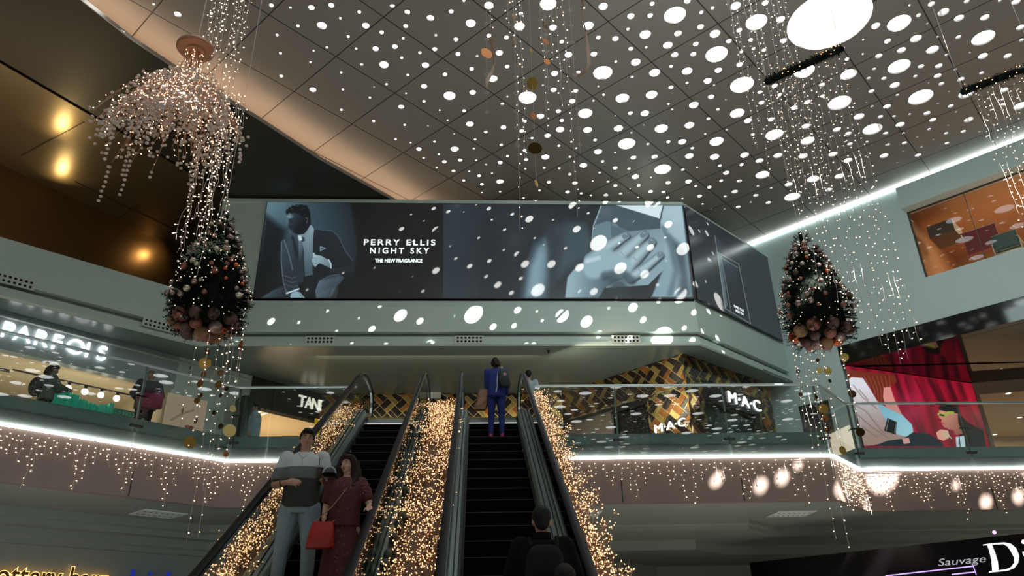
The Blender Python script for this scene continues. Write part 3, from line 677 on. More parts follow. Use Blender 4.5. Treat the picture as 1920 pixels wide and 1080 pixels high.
A.stroke(q6(222, 186, 250, 182), 1.0, (8, 14, 18), 1.4, 0.9); A.stroke(q6(228, 198, 244, 198), 0.9, (8, 12, 16), 1.2, 0.8); A.stroke(q6(226, 240, 240, 243), 0.8, (14, 22, 28), 1.2, 0.8)
A.blob(q6(236, 268)[0], 3.2, 3.2, (78, 102, 114), 0.7); A.blob(q6(300, 260)[0], 9, 7, (9, 15, 20), 0.8); A.stroke(q6(248, 280, 300, 291), 0.8, (84, 108, 120), 1.6, 0.6)
A.poly(q6(203, 152, 200, 130, 208, 112, 216, 118, 222, 100, 236, 104, 244, 88, 262, 94, 274, 82, 290, 90, 304, 80, 320, 90, 340, 88, 352, 104, 366, 122, 372, 190, 358, 222, 344, 200, 336, 176, 300, 156, 262, 140, 240, 146, 224, 138, 214, 150), (8, 13, 18), 1.3)
for k in range(30): A.stroke(q6(208+(k*37) % 150, 94+(k*23) % 46, 216+(k*37) % 150, 90+(k*23) % 46), 0.55, (40, 56, 66), 1.2, 0.6)
A.stroke(q6(336, 174, 347, 178, 348, 196, 340, 208), 0.8, (84, 108, 120), 1.2, 0.8); A.stroke(q6(356, 104, 368, 140, 371, 190), 0.6, (70, 92, 104), 1.4, 0.6)
A.poly(q6(376, 462, 384, 440, 384, 412, 392, 408, 402, 424, 440, 430, 482, 455, 502, 478, 498, 512, 460, 494, 428, 480, 398, 508, 386, 490), (158, 186, 196), 1.2, c2=(96, 120, 132), ax=(q6(380, 420)[0], q6(490, 500)[0]))
for yy in (446, 462, 478): A.stroke(q6(380, yy, 410, yy+4), 0.4, (50, 68, 78), 0.8, 0.8)
A.stroke(q6(490, 458, 504, 482, 506, 512), 1.4, (170, 195, 203), 1.0)
A.poly(q6(432, 364, 474, 380, 432, 400), (120, 146, 158), 1.0); A.poly(q6(440, 376, 462, 381, 440, 390), (40, 52, 62), 1.0, 0.8)
A.stroke(q6(208, 684, 288, 654), 1.6, (176, 200, 208), 1.0)
A.poly(q6(232, 690, 262, 668, 296, 676, 334, 718, 232, 718), (130, 160, 172), 1.2); A.stroke(q6(296, 690, 320, 716), 0.5, (50, 70, 80), 1.0)
# right part: hand over an open shirt
q7 = lambda *l: Q(l, 3.5556, 940, 360)
A.poly([(831, 383), (1300, 383), (1300, 562), (831, 562)], (32, 43, 52), 1.0, c2=(14, 21, 28), ax=((831, 470), (1100, 540)))
A.blob((920, 470), 30, 70, (18, 25, 32), 0.9)
A.poly(q7(145, 705, 175, 500, 230, 360, 295, 305, 325, 380, 318, 560, 290, 705), (96, 124, 138), 20); A.poly(q7(170, 705, 200, 500, 260, 380, 280, 420, 250, 705), (136, 166, 178), 14, 0.6)
A.poly(q7(290, 240, 380, 200, 470, 190, 560, 210, 600, 330, 590, 430, 500, 500, 420, 560, 330, 640, 320, 360), (34, 46, 55), 10); A.poly(q7(440, 230, 560, 200, 600, 330, 580, 430, 470, 480, 380, 560), (52, 72, 82), 14, 0.8)
A.poly(q7(1000, 700, 1075, 520, 1060, 380, 1000, 250, 1062, 178, 1082, 88, 1206, 88, 1275, 700), (122, 152, 164), 4, c2=(160, 188, 198), ax=(q7(1040, 500)[0], q7(1220, 200)[0]))
A.poly(q7(1120, 290, 1225, 380, 1262, 700, 1180, 705, 1190, 560, 1150, 400), (52, 72, 84), 12, 0.9); A.stroke(q7(1080, 240, 1130, 360, 1165, 520, 1120, 700), 5, (70, 94, 106), 8, 0.7)
A.poly(q7(600, 380, 622, 215, 665, 92, 760, 90, 1058, 180, 1062, 250, 1090, 300, 1080, 520, 980, 620, 700, 640, 610, 420), (96, 122, 134), 1.5, c2=(128, 156, 168), ax=(q7(800, 200)[0], q7(1000, 420)[0]))
A.poly(q7(662, 95, 765, 90, 1060, 182, 1060, 244, 960, 252, 850, 262, 790, 236, 752, 200, 700, 196, 630, 218), (58, 76, 88), 2.5)
A.poly(q7(765, 88, 1082, 88, 1058, 178), (208, 228, 234), 1.2); A.stroke(q7(1080, 90, 1066, 140, 1060, 186), 0.9, (40, 54, 64), 1)
A.stroke(q7(664, 94, 640, 160, 614, 222, 604, 330, 606, 400), 0.9, (190, 212, 220), 1.2, 0.8); A.stroke(q7(732, 170, 738, 300), 0.9, (60, 80, 90), 1.2, 0.7)
A.poly(q7(740, 220, 850, 262, 770, 330, 735, 340), (70, 92, 104), 3, 0.8)
A.poly(q7(425, 705, 440, 570, 480, 520, 570, 450, 690, 425, 800, 470, 850, 560, 760, 600, 690, 640, 650, 705), (136, 166, 178), 2.5, c2=(60, 82, 94), ax=(q7(470, 600)[0], q7(720, 640)[0]))
def finger(pts, r):
    p = q7(*pts); A.stroke([(a+2.2, b+3) for a, b in p], [v/3.55 for v in r], (30, 44, 54), 3, 0.8); A.stroke(p, [v/3.55 for v in r], (158, 186, 196), 1.6, shade=0.42)
    (ax_, ay_), (bx_, by_) = p[-2], p[-1]; u = np.array([bx_-ax_, by_-ay_]); u = u/np.hypot(*u)
    t = (bx_+u[0]*2, by_+u[1]*2); A.stroke([(bx_-u[0]*3, by_-u[1]*3), t], r[-1]/3.55*0.62, (92, 114, 126), 1.0, 0.9); A.stroke([(bx_, by_-2.2), (t[0]-1, t[1]-1.5)], 0.9, (190, 212, 220), 1.0, 0.7)
    m = (p[0][0]*0.35+p[1][0]*0.65, p[0][1]*0.35+p[1][1]*0.65); A.stroke([(m[0]-u[1]*4, m[1]+u[0]*4), (m[0]+u[1]*4, m[1]-u[0]*4)], 0.6, (90, 112, 124), 1.2, 0.7)
finger((600, 455, 720, 355, 830, 290), [52, 40, 26])
finger((720, 480, 850, 370, 950, 282), [46, 44, 30])
finger((830, 510, 920, 410, 1002, 330), [46, 42, 28])
finger((860, 570, 960, 500, 1060, 418), [34, 30, 22])
A.stroke(q7(620, 500, 700, 470, 800, 500), [22, 26, 20], (140, 170, 182), 8); A.stroke(q7(570, 462, 650, 440), 4, (196, 218, 224), 5, 0.7); A.stroke(q7(690, 560, 800, 540, 870, 590), 8, (40, 56, 66), 8, 0.7)
A.stroke([(1160, 540), (1170, 562)], 16, (30, 42, 52), 12, 0.7)
A.poly([(1228, 554.5), (1296, 554.5), (1296, 556.5), (1228, 556.5)], (150, 170, 176), 1.0, 0.6)
A.build('front_screen', root, 1.0, None)
def label3(body, cx, cy, wpx, hpx, spacing):
    a = U(cx-wpx/2, cy, y=YS-0.012); b = U(cx+wpx/2, cy, y=YS-0.012); c = U(cx, cy, y=YS-0.012); h = (U(cx, cy-hpx/2, y=YS)-U(cx, cy+hpx/2, y=YS)).length
    place_text('lettering', body, h/0.70, M_white_glow, c, (1, 0, 0), (0, 0, 1), root, 0.003, spacing, width=(b-a).length, bevel=0.004)
label3('PERRY ELLIS', 749, 455, 134, 10.5, 1.35); label3('NIGHT SKY', 748.5, 470.5, 111, 10.5, 1.45); label3('THE NEW FRAGRANCE', 747.5, 489, 89, 6.6, 1.0)
MB().box((x0-0.02, YS+0.004, z0-0.02), (x1+0.02, YS+0.05, z1+0.02)).build('housing', M_frame, root)
# ---- slanting face with the bottle
a2, b2 = Vector((6.98, 21.0)), Vector((11.12, 24.62)); t2 = (b2-a2).normalized(); n2 = Vector((t2.y, -t2.x)); a2 = a2+n2*0.05; b2 = b2+n2*0.05
root = thing('lightbox_screen', 'slanting dark lightbox advertisement with a perfume bottle beside the right tree', 'advertising screen', (a2.x, a2.y, z0))
A = Art((a2.x, a2.y, z0), (b2.x-a2.x, b2.y-a2.y, 0), (0, 0, z1-z0), 330, 236, (22, 29, 35))
A.mix(np.clip(A.a*0.6, 0, 0.5), (30, 38, 44))
A.poly(q7(1422, 290, 1580, 470, 1662, 880, 1490, 775), (12, 16, 20), 1.5)
A.poly(q7(1424, 290, 1560, 430, 1582, 478, 1440, 402), (40, 50, 58), 1.5, c2=(16, 20, 26), ax=(q7(1430, 350)[0], q7(1560, 440)[0]))
A.poly(q7(1440, 402, 1462, 416, 1510, 760, 1490, 772), (92, 110, 118), 1.4, 0.8)
A.poly(q7(1478, 445, 1576, 505, 1612, 740, 1516, 690), (34, 48, 58), 2, c2=(14, 18, 24), ax=(q7(1490, 450)[0], q7(1590, 700)[0]))
for l in ((1440, 402, 1582, 480), (1582, 480, 1662, 878), (1490, 775, 1662, 878), (1440, 402, 1492, 775), (1465, 425, 1530, 790), (1478, 445, 1576, 505), (1422, 290, 1440, 402)): A.stroke(q7(*l), 0.6, (150, 172, 180), 1.0, 0.75)
A.build('front_screen', root, 1.0, None)
def on2(px, py): return UP(px, py, a2+n2*0.012, b2+n2*0.012)
for body, cy, cx, w_ in (('PERRY ELLIS', 578.5, 1385.5, 0.62), ('NIGHT SKY', 586, 1387, 0.52)):
    place_text('lettering', body, 0.13, M_white_glow, on2(cx, cy), (t2.x, t2.y, 0), (0, 0, 1), root, 0.002, 1.2, width=w_)
MB().prism([(a2+n2*-0.05)[:], (b2+n2*-0.05)[:], (b2+n2*-0.01)[:], (a2+n2*-0.01)[:]], z0-0.02, z1+0.02).build('housing', M_frame, root)
# ---- red curtain poster
v3 = Vector((18.28-12.62, 25.33-23.37)); L3 = v3.length; t3 = v3.normalized(); n3 = Vector((t3.y, -t3.x)); P3a = Vector((12.62, 23.37))
root = thing('lightbox_poster', 'lit poster of two people before a red curtain behind the right balustrade', 'advertising poster', (P3a.x, P3a.y, 6.6))
A = Art((P3a.x, P3a.y, 6.6), (v3.x, v3.y, 0), (0, 0, 3.38), 420, 250, (150, 12, 40))
q5 = lambda *l: Q(l, 3.6, 1500, 600)
A.C *= (0.86+0.14*np.cos(A.a*60))[:, None]
for l, rr in (((640, 380, 700, 540, 810, 760), 4), ((710, 390, 760, 560, 840, 760), 1.5), ((870, 400, 960, 560), 4), ((1000, 420, 1060, 560), 4), ((1080, 440, 1160, 620, 1215, 740), 3), ((930, 440, 985, 560), 1.2), ((780, 400, 860, 560), 1.5)): A.stroke(q5(*l), rr, (60, 6, 20), 4, 0.85)
A.blob(q5(760, 600)[0], 26, 40, (205, 40, 90), 0.6); A.blob(q5(1160, 520)[0], 14, 40, (190, 24, 50), 0.6)
A.poly(q5(295, 335, 640, 368, 655, 420, 610, 450, 600, 560, 540, 560, 500, 480, 420, 392, 320, 410), (110, 42, 26), 1.5)
for k in range(14): A.stroke(q5(420+k*14, 380, 470+k*11, 470, 480+k*10, 560), 0.5, (190, 92, 60) if k % 2 else (60, 18, 12), 1.0, 0.6)
A.poly(q5(318, 405, 350, 385, 425, 392, 470, 460, 530, 560, 640, 620, 720, 690, 765, 735, 745, 800, 640, 810, 500, 845, 405, 850, 370, 690, 335, 540), (214, 216, 224), 1.5, c2=(160, 130, 122), ax=(q5(400, 450)[0], q5(420, 780)[0]))
for l in ((360, 440, 420, 520, 520, 600), (350, 560, 450, 620, 560, 760), (400, 470, 460, 540), (390, 640, 480, 720, 600, 800), (420, 720, 520, 790)): A.stroke(q5(*l), 1.0, (120, 98, 98), 2, 0.7)
A.poly(q5(565, 455, 610, 450, 640, 540, 690, 640, 620, 640, 580, 590, 560, 520), (212, 140, 132), 1.5)
A.poly(q5(520, 560, 600, 600, 690, 640, 755, 705, 765, 760, 735, 790, 660, 775, 590, 700), (124, 184, 204), 1.5, c2=(160, 205, 218), ax=(q5(540, 600)[0], q5(740, 740)[0]))
A.poly(q5(590, 660, 655, 690, 645, 772, 568, 748), (14, 14, 18), 1.0)
A.stroke(q5(582, 745, 600, 668), 0.45, (190, 190, 196), 0.8, 0.9); A.stroke(q5(640, 760, 650, 700), 0.45, (190, 190, 196), 0.8, 0.9)
A.poly(q5(500, 850, 600, 812, 700, 800, 762, 758, 870, 768, 960, 830, 970, 852), (16, 34, 44), 1.2); A.poly(q5(690, 800, 735, 795, 745, 830, 700, 838), (214, 150, 140), 1.2)
A.poly(q5(1085, 745, 1235, 735, 1262, 900, 1060, 900), (8, 22, 26), 1.2)
A.poly(q5(935, 600, 950, 575, 1000, 565, 1045, 585, 1085, 640, 1130, 690, 1215, 738, 1235, 770, 1120, 765, 1060, 720), (14, 10, 12), 1.2)
A.poly(q5(938, 608, 1000, 620, 1066, 630, 1068, 690, 1100, 770, 1050, 775, 1038, 745, 1002, 738, 972, 724, 950, 690, 958, 672, 938, 660), (216, 148, 128), 1.2, c2=(150, 88, 76), ax=(q5(950, 640)[0], q5(1080, 740)[0]))
A.stroke(q5(936, 636, 975, 646, 1000, 625, 1032, 626), 2.6, (168, 178, 60), 1.0); A.stroke(q5(945, 640, 970, 645), 1.4, (20, 30, 24), 1.0); A.stroke(q5(952, 692, 975, 700), 1.0, (190, 60, 60), 1.0)
A.poly(q5(918, 760, 950, 738, 1000, 745, 1010, 790, 970, 815, 930, 800), (226, 160, 142), 1.2); A.stroke(q5(985, 750, 1022, 800), 0.8, (150, 210, 170), 0.9); A.stroke(q5(960, 760, 1000, 800), 0.8, (150, 210, 170), 0.9)
A.poly(q5(1050, 790, 1110, 780, 1120, 900, 1060, 900), (180, 200, 205), 1.2); A.stroke(q5(1075, 790, 1085, 900), 0.8, (10, 20, 24), 1.0)
A.build('printed_face', root, 1.0, None, 0.3)
MB().prism([(P3a+n3*-0.04)[:], (P3a+v3+n3*-0.04)[:], (P3a+v3+n3*-0.008)[:], (P3a+n3*-0.008)[:]], 6.58, 9.99).build('housing', M_frame, root)
for k, (bd, cx, cy, w_) in enumerate((('VISION', 1668.5, 795, 0.24), ('OFFICIAL', 1675, 800, 0.20))):
    c = UP(cx, cy, P3a+n3*0.01, P3a+v3+n3*0.01)

# ================================================================ VENTS
M_vent = mat('vent_plate', (0.62, 0.66, 0.62), rough=0.45)
M_hole = mat('vent_hole_black', (0.004, 0.004, 0.004), rough=0.9)
def vent(c, t, label, up=(0, 0, 1), w=0.88, h=0.25):
    t = Vector(t).normalized(); up = Vector(up).normalized(); n = t.cross(up)
    M = Matrix((t, up, n)).transposed().to_4x4(); M.translation = Vector(c)
    rt = thing('air_vent', label, 'air vent', tuple(c), group='perforated air vents on the fascias')
    mb = MB().box((-w/2, -h/2, 0), (w/2, h/2, 0.018), M=M)
    for i in range(7):
        for j in (-1, 1):
            cc = M @ Vector(((i-3)*w/7.6, j*h*0.23, 0.0195)); k = 14
            mb.add([cc+(t*math.cos(2*PI*q/k)+up*math.sin(2*PI*q/k))*0.036 for q in range(k)], [tuple(range(k))], 1)
    mb.build('perforated_plate', [M_vent, M_hole], rt)
vent(U(600, 640, y=20.93)+Vector((0, -0.01, 0.03)), (1, 0, 0), 'perforated white air vent under the suited man advertisement')
vent(U(880, 639, y=20.93)+Vector((0, -0.01, 0.03)), (1, 0, 0), 'perforated white air vent above the person in blue')
vent(U(1174, 638, y=20.93)+Vector((0, -0.01, 0.03)), (1, 0, 0), 'perforated white air vent right of centre under the hand advertisement')
e3t = (Vector(E3[1])-Vector(E3[0])).normalized(); e3n = Vector((e3t.y, -e3t.x))
for px, py, lb in ((28, 527, 'perforated white air vent at the left edge above the white lit shop sign'), (298, 610, 'perforated white air vent just left of the hanging left tree')):
    q = UP(px, py, Vector(E3[0])+e3n*0.03, Vector(E3[1])+e3n*0.03); vent(q, (e3t.x, e3t.y, 0), lb, w=0.92, h=0.27)
M_vent2 = mat('vent_plate_dim', (0.42, 0.42, 0.38), rough=0.5)
def soffvent(px, py, t, lb):
    q = U(px, py, z=4.238); t = Vector((t[0], t[1], 0)).normalized(); up = Vector((t.y, -t.x, 0))
    vent(q+Vector((0, 0, -0.0)), t, lb, up=(up.x, up.y, 0), w=0.9, h=0.8)
e2t = (Vector(E2[2])-Vector(E2[1])).normalized()
soffvent(1483, 963, (1, 0), 'perforated vent plate in the soffit under the right fairy light fringe')
soffvent(1087, 963, (1, 0), 'perforated vent plate half hidden by the right escalator lights')
soffvent(297, 963, (e2t.x, e2t.y), 'perforated vent plate in the soffit under the left fairy light fringe')
# ================================================================ SHOP FRONTS
M_signwall = mat('sign_wall_paint', (0.36, 0.43, 0.45), rough=0.35, noise=0.03)
M_creamceil = mat('shop_ceiling_cream', (0.75, 0.60, 0.42), rough=0.6, noise=0.03)
M_letter = glow('sign_letter_white', (1, 1, 1), 2.6)
M_globe = glow('globe_lamp_glow', (1, 0.9, 0.75), 9.0)
M_blackp = mat('black_panel', (0.008, 0.008, 0.008), rough=0.25)
# left wall of level two: header, pillar, second header
mb = MB(); lquad(mb, -14, 6.05, 8.78, 9.8); struct('wall_left_2', mb, M_signwall)
mb = MB(); lquad(mb, 4.9, 7.4, 5.7, 9.8, 0.02, -0.3); struct('wall_left_3', mb, M_wall)
mb = MB(); sweep(mb, [lw(-14)[:2], lw(7.4)[:2]], [(0.0, 9.62), (0.05, 9.64), (0.05, 9.68), (0.0, 9.7)]); struct('trim_21', mb, M_mould)
mb = MB(); lquad(mb, -14, 4.9, 9.0, 9.06, -0.3, -7.0); struct('ceiling_6', mb, M_creamceil)
mb = MB(); lquad(mb, -14, 4.9, 5.7, 9.0, -6.9, -7.1); struct('wall_left_4', mb, M_creamceil)
mb = MB(); lquad(mb, 4.8, 4.9, 5.7, 9.0, -0.3, -7.0); struct('wall_left_5', mb, M_creamceil)
q = lw(-1.0, -3.2, 8.9); lamp('shop_lamp', 'AREA', tuple(q), 110, (1, 0.86, 0.66), shape='RECTANGLE', size=8, size_y=4, rot=(0, 0, math.atan2(lwd.y, lwd.x)))
q = lw(2.0, -1.6, 6.6); lamp('shop_up_lamp', 'AREA', tuple(q), 45, (1, 0.84, 0.62), shape='RECTANGLE', size=5, size_y=1.5, rot=(PI, 0, math.atan2(lwd.y, lwd.x)))
# shop sign letters
sg = thing('shop_sign', 'white backlit capital letters reading PARFOIS on the grey wall at left', 'shop sign', tuple(lw(1.5, 0.05, 9.3)))
lets = [('P', 14, 618), ('A', 42, 629), ('R', 76, 637), ('F', 106, 641), ('O', 142, 646), ('I', 164, 653), ('S', 191, 660)]
for ch, px, py in lets:
    s_, z_ = lws(px, py); place_text('letter', ch, 0.62, M_letter, lw(s_, 0.05, 9.28), (lwd.x, lwd.y, 0), (0, 0, 1), sg, 0.03)
# globes on a dark track
tr = thing('track_lamp', 'dark ceiling track with five glowing globe lamps inside the left shop', 'lamp', tuple(lw(2.6, -0.9, 8.7)))
MB().tube([lw(0.9, -1.0, 8.62), lw(4.6, -1.0, 8.62)], 0.03, 6).build('track', M_blackp, tr)
for k in range(5):
    c = lw(1.9+k*0.45, -0.95, 8.42)
    g = MB().ell(c, 0.09, nu=12, nv=8).build('globe', M_globe, tr, smooth=True)
    MB().tube([c+Vector((0, 0, 0.08)), c+Vector((0, 0, 0.2))], 0.045, 8).build('socket', M_blackp, tr)
c = lw(0.3, -0.8, 8.5)
tr = thing('track_lamp', 'short dark spotlight bar with one lit lamp at the left edge inside the shop', 'lamp', tuple(c))
MB().tube([c-lwd.to_3d()*0.3, c+lwd.to_3d()*0.5], 0.05, 6).build('bar', M_blackp, tr); MB().ell(c-Vector((0, 0, 0.06)), 0.07).build('globe', M_globe, tr, smooth=True)
# green satin backdrop and green patterned board, red counter
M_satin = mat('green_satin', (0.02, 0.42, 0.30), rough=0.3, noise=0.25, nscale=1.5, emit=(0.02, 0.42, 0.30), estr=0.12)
mb = MB(); n = 60; rows = []
for zz in (5.72, 6.6, 7.6, 8.22):
    rows.append([tuple(lw(1.75+k*(1.9/n), -0.85+0.06*math.sin(k*0.9+zz)+0.03*math.sin(k*2.3), zz+(0.12*math.sin(k*0.11) if zz > 8.1 else 0))) for k in range(n+1)])
mb.add([p for r in rows for p in r], [(i*(n+1)+j, i*(n+1)+j+1, (i+1)*(n+1)+j+1, (i+1)*(n+1)+j) for i in range(3) for j in range(n)])
tag(mb.build('fabric_backdrop', M_satin, smooth=True), 'shiny green satin backdrop hanging in the left shop window', 'curtain')
d_ = thing('display_panel', 'green and white patterned display panel beside the satin backdrop', 'display panel', tuple(lw(4.0, -0.6, 5.7)))
mb = MB(); lquad(mb, 3.55, 4.5, 5.71, 8.02, -0.55, -0.65); mb.build('board', mat('pattern_green', (0.05, 0.30, 0.20), rough=0.4), d_)
mb = MB()
for k in range(9):
    for j in range(16):
        c = lw(3.65+k*0.1+0.05*(j % 2), -0.54, 5.95+j*0.13); mb.tube([c-Vector((0.0, 0, 0.05)), c+lwd.to_3d()*0.05, c+Vector((0, 0, 0.05))], 0.012, 4)
mb.build('motif', mat('pattern_mint', (0.45, 0.8, 0.65), rough=0.4), d_)['kind'] = 'stuff'
# beauty poster with lips
ps = thing('wall_poster', 'cream beauty poster with red lips behind the discs of the left tree', 'poster', tuple(lw(5.4, 0.04, 5.75)))
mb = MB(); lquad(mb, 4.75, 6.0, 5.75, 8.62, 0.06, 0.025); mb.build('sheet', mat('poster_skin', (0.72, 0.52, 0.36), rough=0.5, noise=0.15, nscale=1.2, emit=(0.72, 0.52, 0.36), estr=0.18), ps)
mb = MB(); c = lw(5.55, 0.068, 7.72)
mb.add([c+lwd.to_3d()*x+Vector((0, 0, z)) for x, z in ((-0.16, 0), (-0.07, 0.05), (0, 0.025), (0.07, 0.05), (0.16, 0), (0.07, -0.06), (0, -0.08), (-0.07, -0.06))], [tuple(range(8))]); mb.build('lips', mat('lip_red', (0.45, 0.03, 0.03), rough=0.3), ps)
mb = MB()
mb.tube([lw(4.95, 0.07, 7.8), lw(5.3, 0.07, 8.1), lw(5.6, 0.07, 8.25)], 0.035, 6); mb.build('hand_edge', mat('poster_light', (0.85, 0.68, 0.45), rough=0.5), ps)
# dark rounded kiosk column
ko = thing('display_column', 'dark green rounded glass column standing before the pillar by the left balustrade', 'column', tuple(lw(6.95, 0.75, H2)))
o3 = lw(6.95, 0.75, H2); R_ = 0.36
pr = [(R_, 0.0), (R_, 2.95)]+[(R_*math.cos(a), 2.95+0.20*math.sin(a)) for a in (0.5, 1.0, 1.35)]+[(0.01, 3.15)]
MB().lathe(pr, o3, 32).build('body', mat('dark_green_glass', (0.015, 0.05, 0.04), rough=0.12, metal=0.3, spec=0.8), ko, smooth=True)
MB().lathe([(R_+0.01, 0.0), (R_+0.01, 0.12)], o3, 32).build('plinth', M_steel, ko, smooth=True)
# TANE shop
mb = MB(); lquad(mb, 7.4, 12.5, 8.8, 9.8, 0.05, -0.3); struct('trim_22', mb, M_blackp)
mb = MB(); lquad(mb, 7.4, 12.5, 9.0, 9.05, -0.3, -8.0); struct('ceiling_7', mb, M_creamceil)
mb = MB(); lquad(mb, 7.35, 12.5, 5.7, 9.0, -7.9, -8.0); struct('wall_left_6', mb, M_creamceil)
mb = MB(); lquad(mb, 7.4, 7.5, 5.7, 9.8, 0.04, -8.0); struct('wall_left_7', mb, M_creamceil)
q = lw(9.3, -2.5, 6.3); lamp('jewel_lamp', 'AREA', tuple(q), 130, (1, 0.72, 0.42), shape='RECTANGLE', size=3.5, size_y=3, rot=(PI, 0, math.atan2(lwd.y, lwd.x)))
mb = MB()
for k in range(3): lquad(mb, 8.1+k*0.25, 8.16+k*0.25, 8.97, 8.99, -0.6, -5.0)
struct('trim_23', mb, glow('line_light_warm', (1, 0.85, 0.6), 1.4))
sg = thing('shop_sign', 'cream capital letters reading TANE on the black header', 'shop sign', tuple(lw(9.7, 0.08, 9.3)))
for ch, px in (('T', 564), ('A', 577), ('N', 590), ('E', 602)):
    s_, z_ = lws(px, 755); place_text('letter', ch, 0.56, glow('tane_letter', (0.9, 0.85, 0.72), 0.75), lw(s_, 0.07, 9.34), (lwd.x, lwd.y, 0), (0, 0, 1), sg, 0.03, bevel=0.006, width=0.30)
mb = MB(); lquad(mb, 9.95, 10.35, 7.6, 8.86, 0.12, 0.07)
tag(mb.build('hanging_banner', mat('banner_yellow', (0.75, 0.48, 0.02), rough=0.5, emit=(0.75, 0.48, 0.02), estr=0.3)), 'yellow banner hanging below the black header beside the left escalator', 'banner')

# ---- gold tiled walls
M_gold = mat('gold_strip', (0.80, 0.66, 0.38), rough=0.22, metal=0.85, noise=0.25, nscale=2)
M_tdark = mat('tile_black_brown', (0.022, 0.010, 0.007), rough=0.10, noise=0.5, nscale=1.2, spec=0.7)
M_tgold = mat('tile_gold', (0.55, 0.40, 0.12), rough=0.2, metal=0.8, noise=0.3, nscale=1.5)
M_tcop = mat('tile_copper', (0.45, 0.18, 0.05), rough=0.25, metal=0.7, noise=0.3, nscale=1.5)
def tiled(name, a, b, z0, z1, skip=None, seed=1):
    a, b = Vector(a), Vector(b); t = (b-a).normalized(); n = Vector((t.y, -t.x)); L = (b-a).length
    r = random.Random(seed); mb = MB()
    def P(s, z, d=0.0): return (a.x+t.x*s+n.x*d, a.y+t.y*s+n.y*d, z)
    rects = [(0, L, z0, z1)] if skip is None else skip
    for (s0, s1, q0, q1) in rects:
        mb.add([P(s0, q0), P(s1, q0), P(s1, q1), P(s0, q1)], [(0, 1, 2, 3)], 0)
        c = 0.38; q = 1/math.sqrt(2); N = int((L+z1-z0)/c)+8
        for i in range(-N, N):
            for j in range(-N, N):
                u, v = (i+0.5)*c, (j+0.5)*c; s, z = (u-v)*q+L*0.5, (u+v)*q+(z0+z1)/2
                if not (s0-0.1 < s < s1+0.1 and q0-0.1 < z < q1+0.1): continue
                hz = (i+j) % 2
                w_, h_ = (c*0.47, c*0.27) if hz else (c*0.27, c*0.47); w2_, h2_ = (c*0.47, c*0.17) if hz else (c*0.17, c*0.47)
                du, dv = (0, c*0.20) if hz else (c*0.20, 0); eu, ev = (0, -c*0.285) if hz else (-c*0.285, 0)
                def quad(cu, cv, w2, h2, mi, dd):
                    pts = [((cu-w2), (cv-h2)), ((cu+w2), (cv-h2)), ((cu+w2), (cv+h2)), ((cu-w2), (cv+h2))]
                    vs = []
                    for uu, vv in pts:
                        ss, zz = (uu-vv)*q+L*0.5, (uu+vv)*q+(z0+z1)/2
                        vs.append((min(max(ss, s0), s1), min(max(zz, q0), q1)))
                    area = abs(sum(vs[k][0]*vs[(k+1) % 4][1]-vs[(k+1) % 4][0]*vs[k][1] for k in range(4)))/2
                    if area > 1e-4: mb.add([P(x, y, dd+r.uniform(0, 0.004)) for x, y in vs], [(0, 1, 2, 3)], mi)
                quad(u+du, v+dv, w_, h_, r.choice([1, 1, 1, 1, 1, 1, 1, 3]), 0.012)
                quad(u+eu, v+ev, w2_, h2_, r.choice([2, 2, 2, 3, 1]), 0.010)
    return struct(name, mb, [M_gold, M_tdark, M_tgold, M_tcop])
tiled('wall_front_2', (-5.62, 25.68), (3.1, 25.68), 5.7, 9.8, seed=2)
MA, MBc, MC = (6.53, 21.69), (3.1, 25.69), (10.4, 24.77)
LM = (Vector(MA)-Vector(MBc)).length; LR = (Vector(MC)-Vector(MA)).length
tiled('wall_front_3', MBc, MA, 5.7, 9.8, [(0, LM, 8.75, 9.8), (LM-1.55, LM, 5.7, 8.75)], 3)
tiled('wall_front_4', MA, MC, 5.7, 9.8, [(0, LR, 9.1, 9.8), (0, 0.85, 5.7, 9.1), (LR-0.95, LR, 5.7, 9.1)], 4)
tR = (Vector(MC)-Vector(MA)).normalized(); nR = Vector((tR.y, -tR.x)); tL = (Vector(MA)-Vector(MBc)).normalized(); nL = Vector((tL.y, -tL.x))
def rq(mb, a, t, n, s0, s1, z0, z1, d0, d1, mi=0):
    P = [Vector(a)+t*s+n*d for s, d in ((s0, d0), (s1, d0), (s1, d1), (s0, d1))]; return mb.prism([p[:] for p in P], z0, z1, mi)
mb = MB(); rq(mb, MA, tR, nR, 0.85, LR-0.95, 8.45, 9.1, 0.03, -0.1); struct('trim_24', mb, M_blackp)
mb = MB(); rq(mb, MA, tR, nR, 0.85, LR-0.95, 5.75, 8.45, -0.2, -0.22); struct('window_1', mb, mat('shop_glass_dark_green', (0.02, 0.06, 0.045), rough=0.08, spec=0.8))
mb = MB(); rq(mb, MBc, tL, nL, 0.0, LM-1.55, 5.7, 8.75, -0.6, -0.7); struct('wall_front_5', mb, M_blackp)
mb = MB(); rq(mb, MBc, tL, nL, 0.0, LM-3.3, 5.7, 8.75, -0.3, -0.4); struct('wall_front_6', mb, mat('shop_interior_taupe', (0.30, 0.25, 0.21), rough=0.3))
mb = MB()
for k in range(2):
    a = Vector(MBc)+tL*(0.5+k*0.9)+nL*(-0.2); a2_ = a+tL*0.8; mb.tube([(a.x, a.y, 8.05-k*0.22), (a2_.x, a2_.y, 7.75-k*0.22)], 0.03, 6)
struct('trim_25', mb, glow('tube_light_white', (1, 0.97, 0.92), 3.0))
M_mac = glow('mac_letter', (1, 0.98, 0.95), 2.2)
sg = thing('shop_sign', 'white lit sign reading MAC over the dark shop window', 'shop sign', (9.3, 23.8, 8.8))
c = Vector(MA)+tR*3.1+nR*0.06; place_text('lettering', 'M\u00b7A\u00b7C', 0.55, M_mac, (c.x, c.y, 8.78), (tR.x, tR.y, 0), (0, 0, 1), sg, 0.02, 1.05, width=1.9)
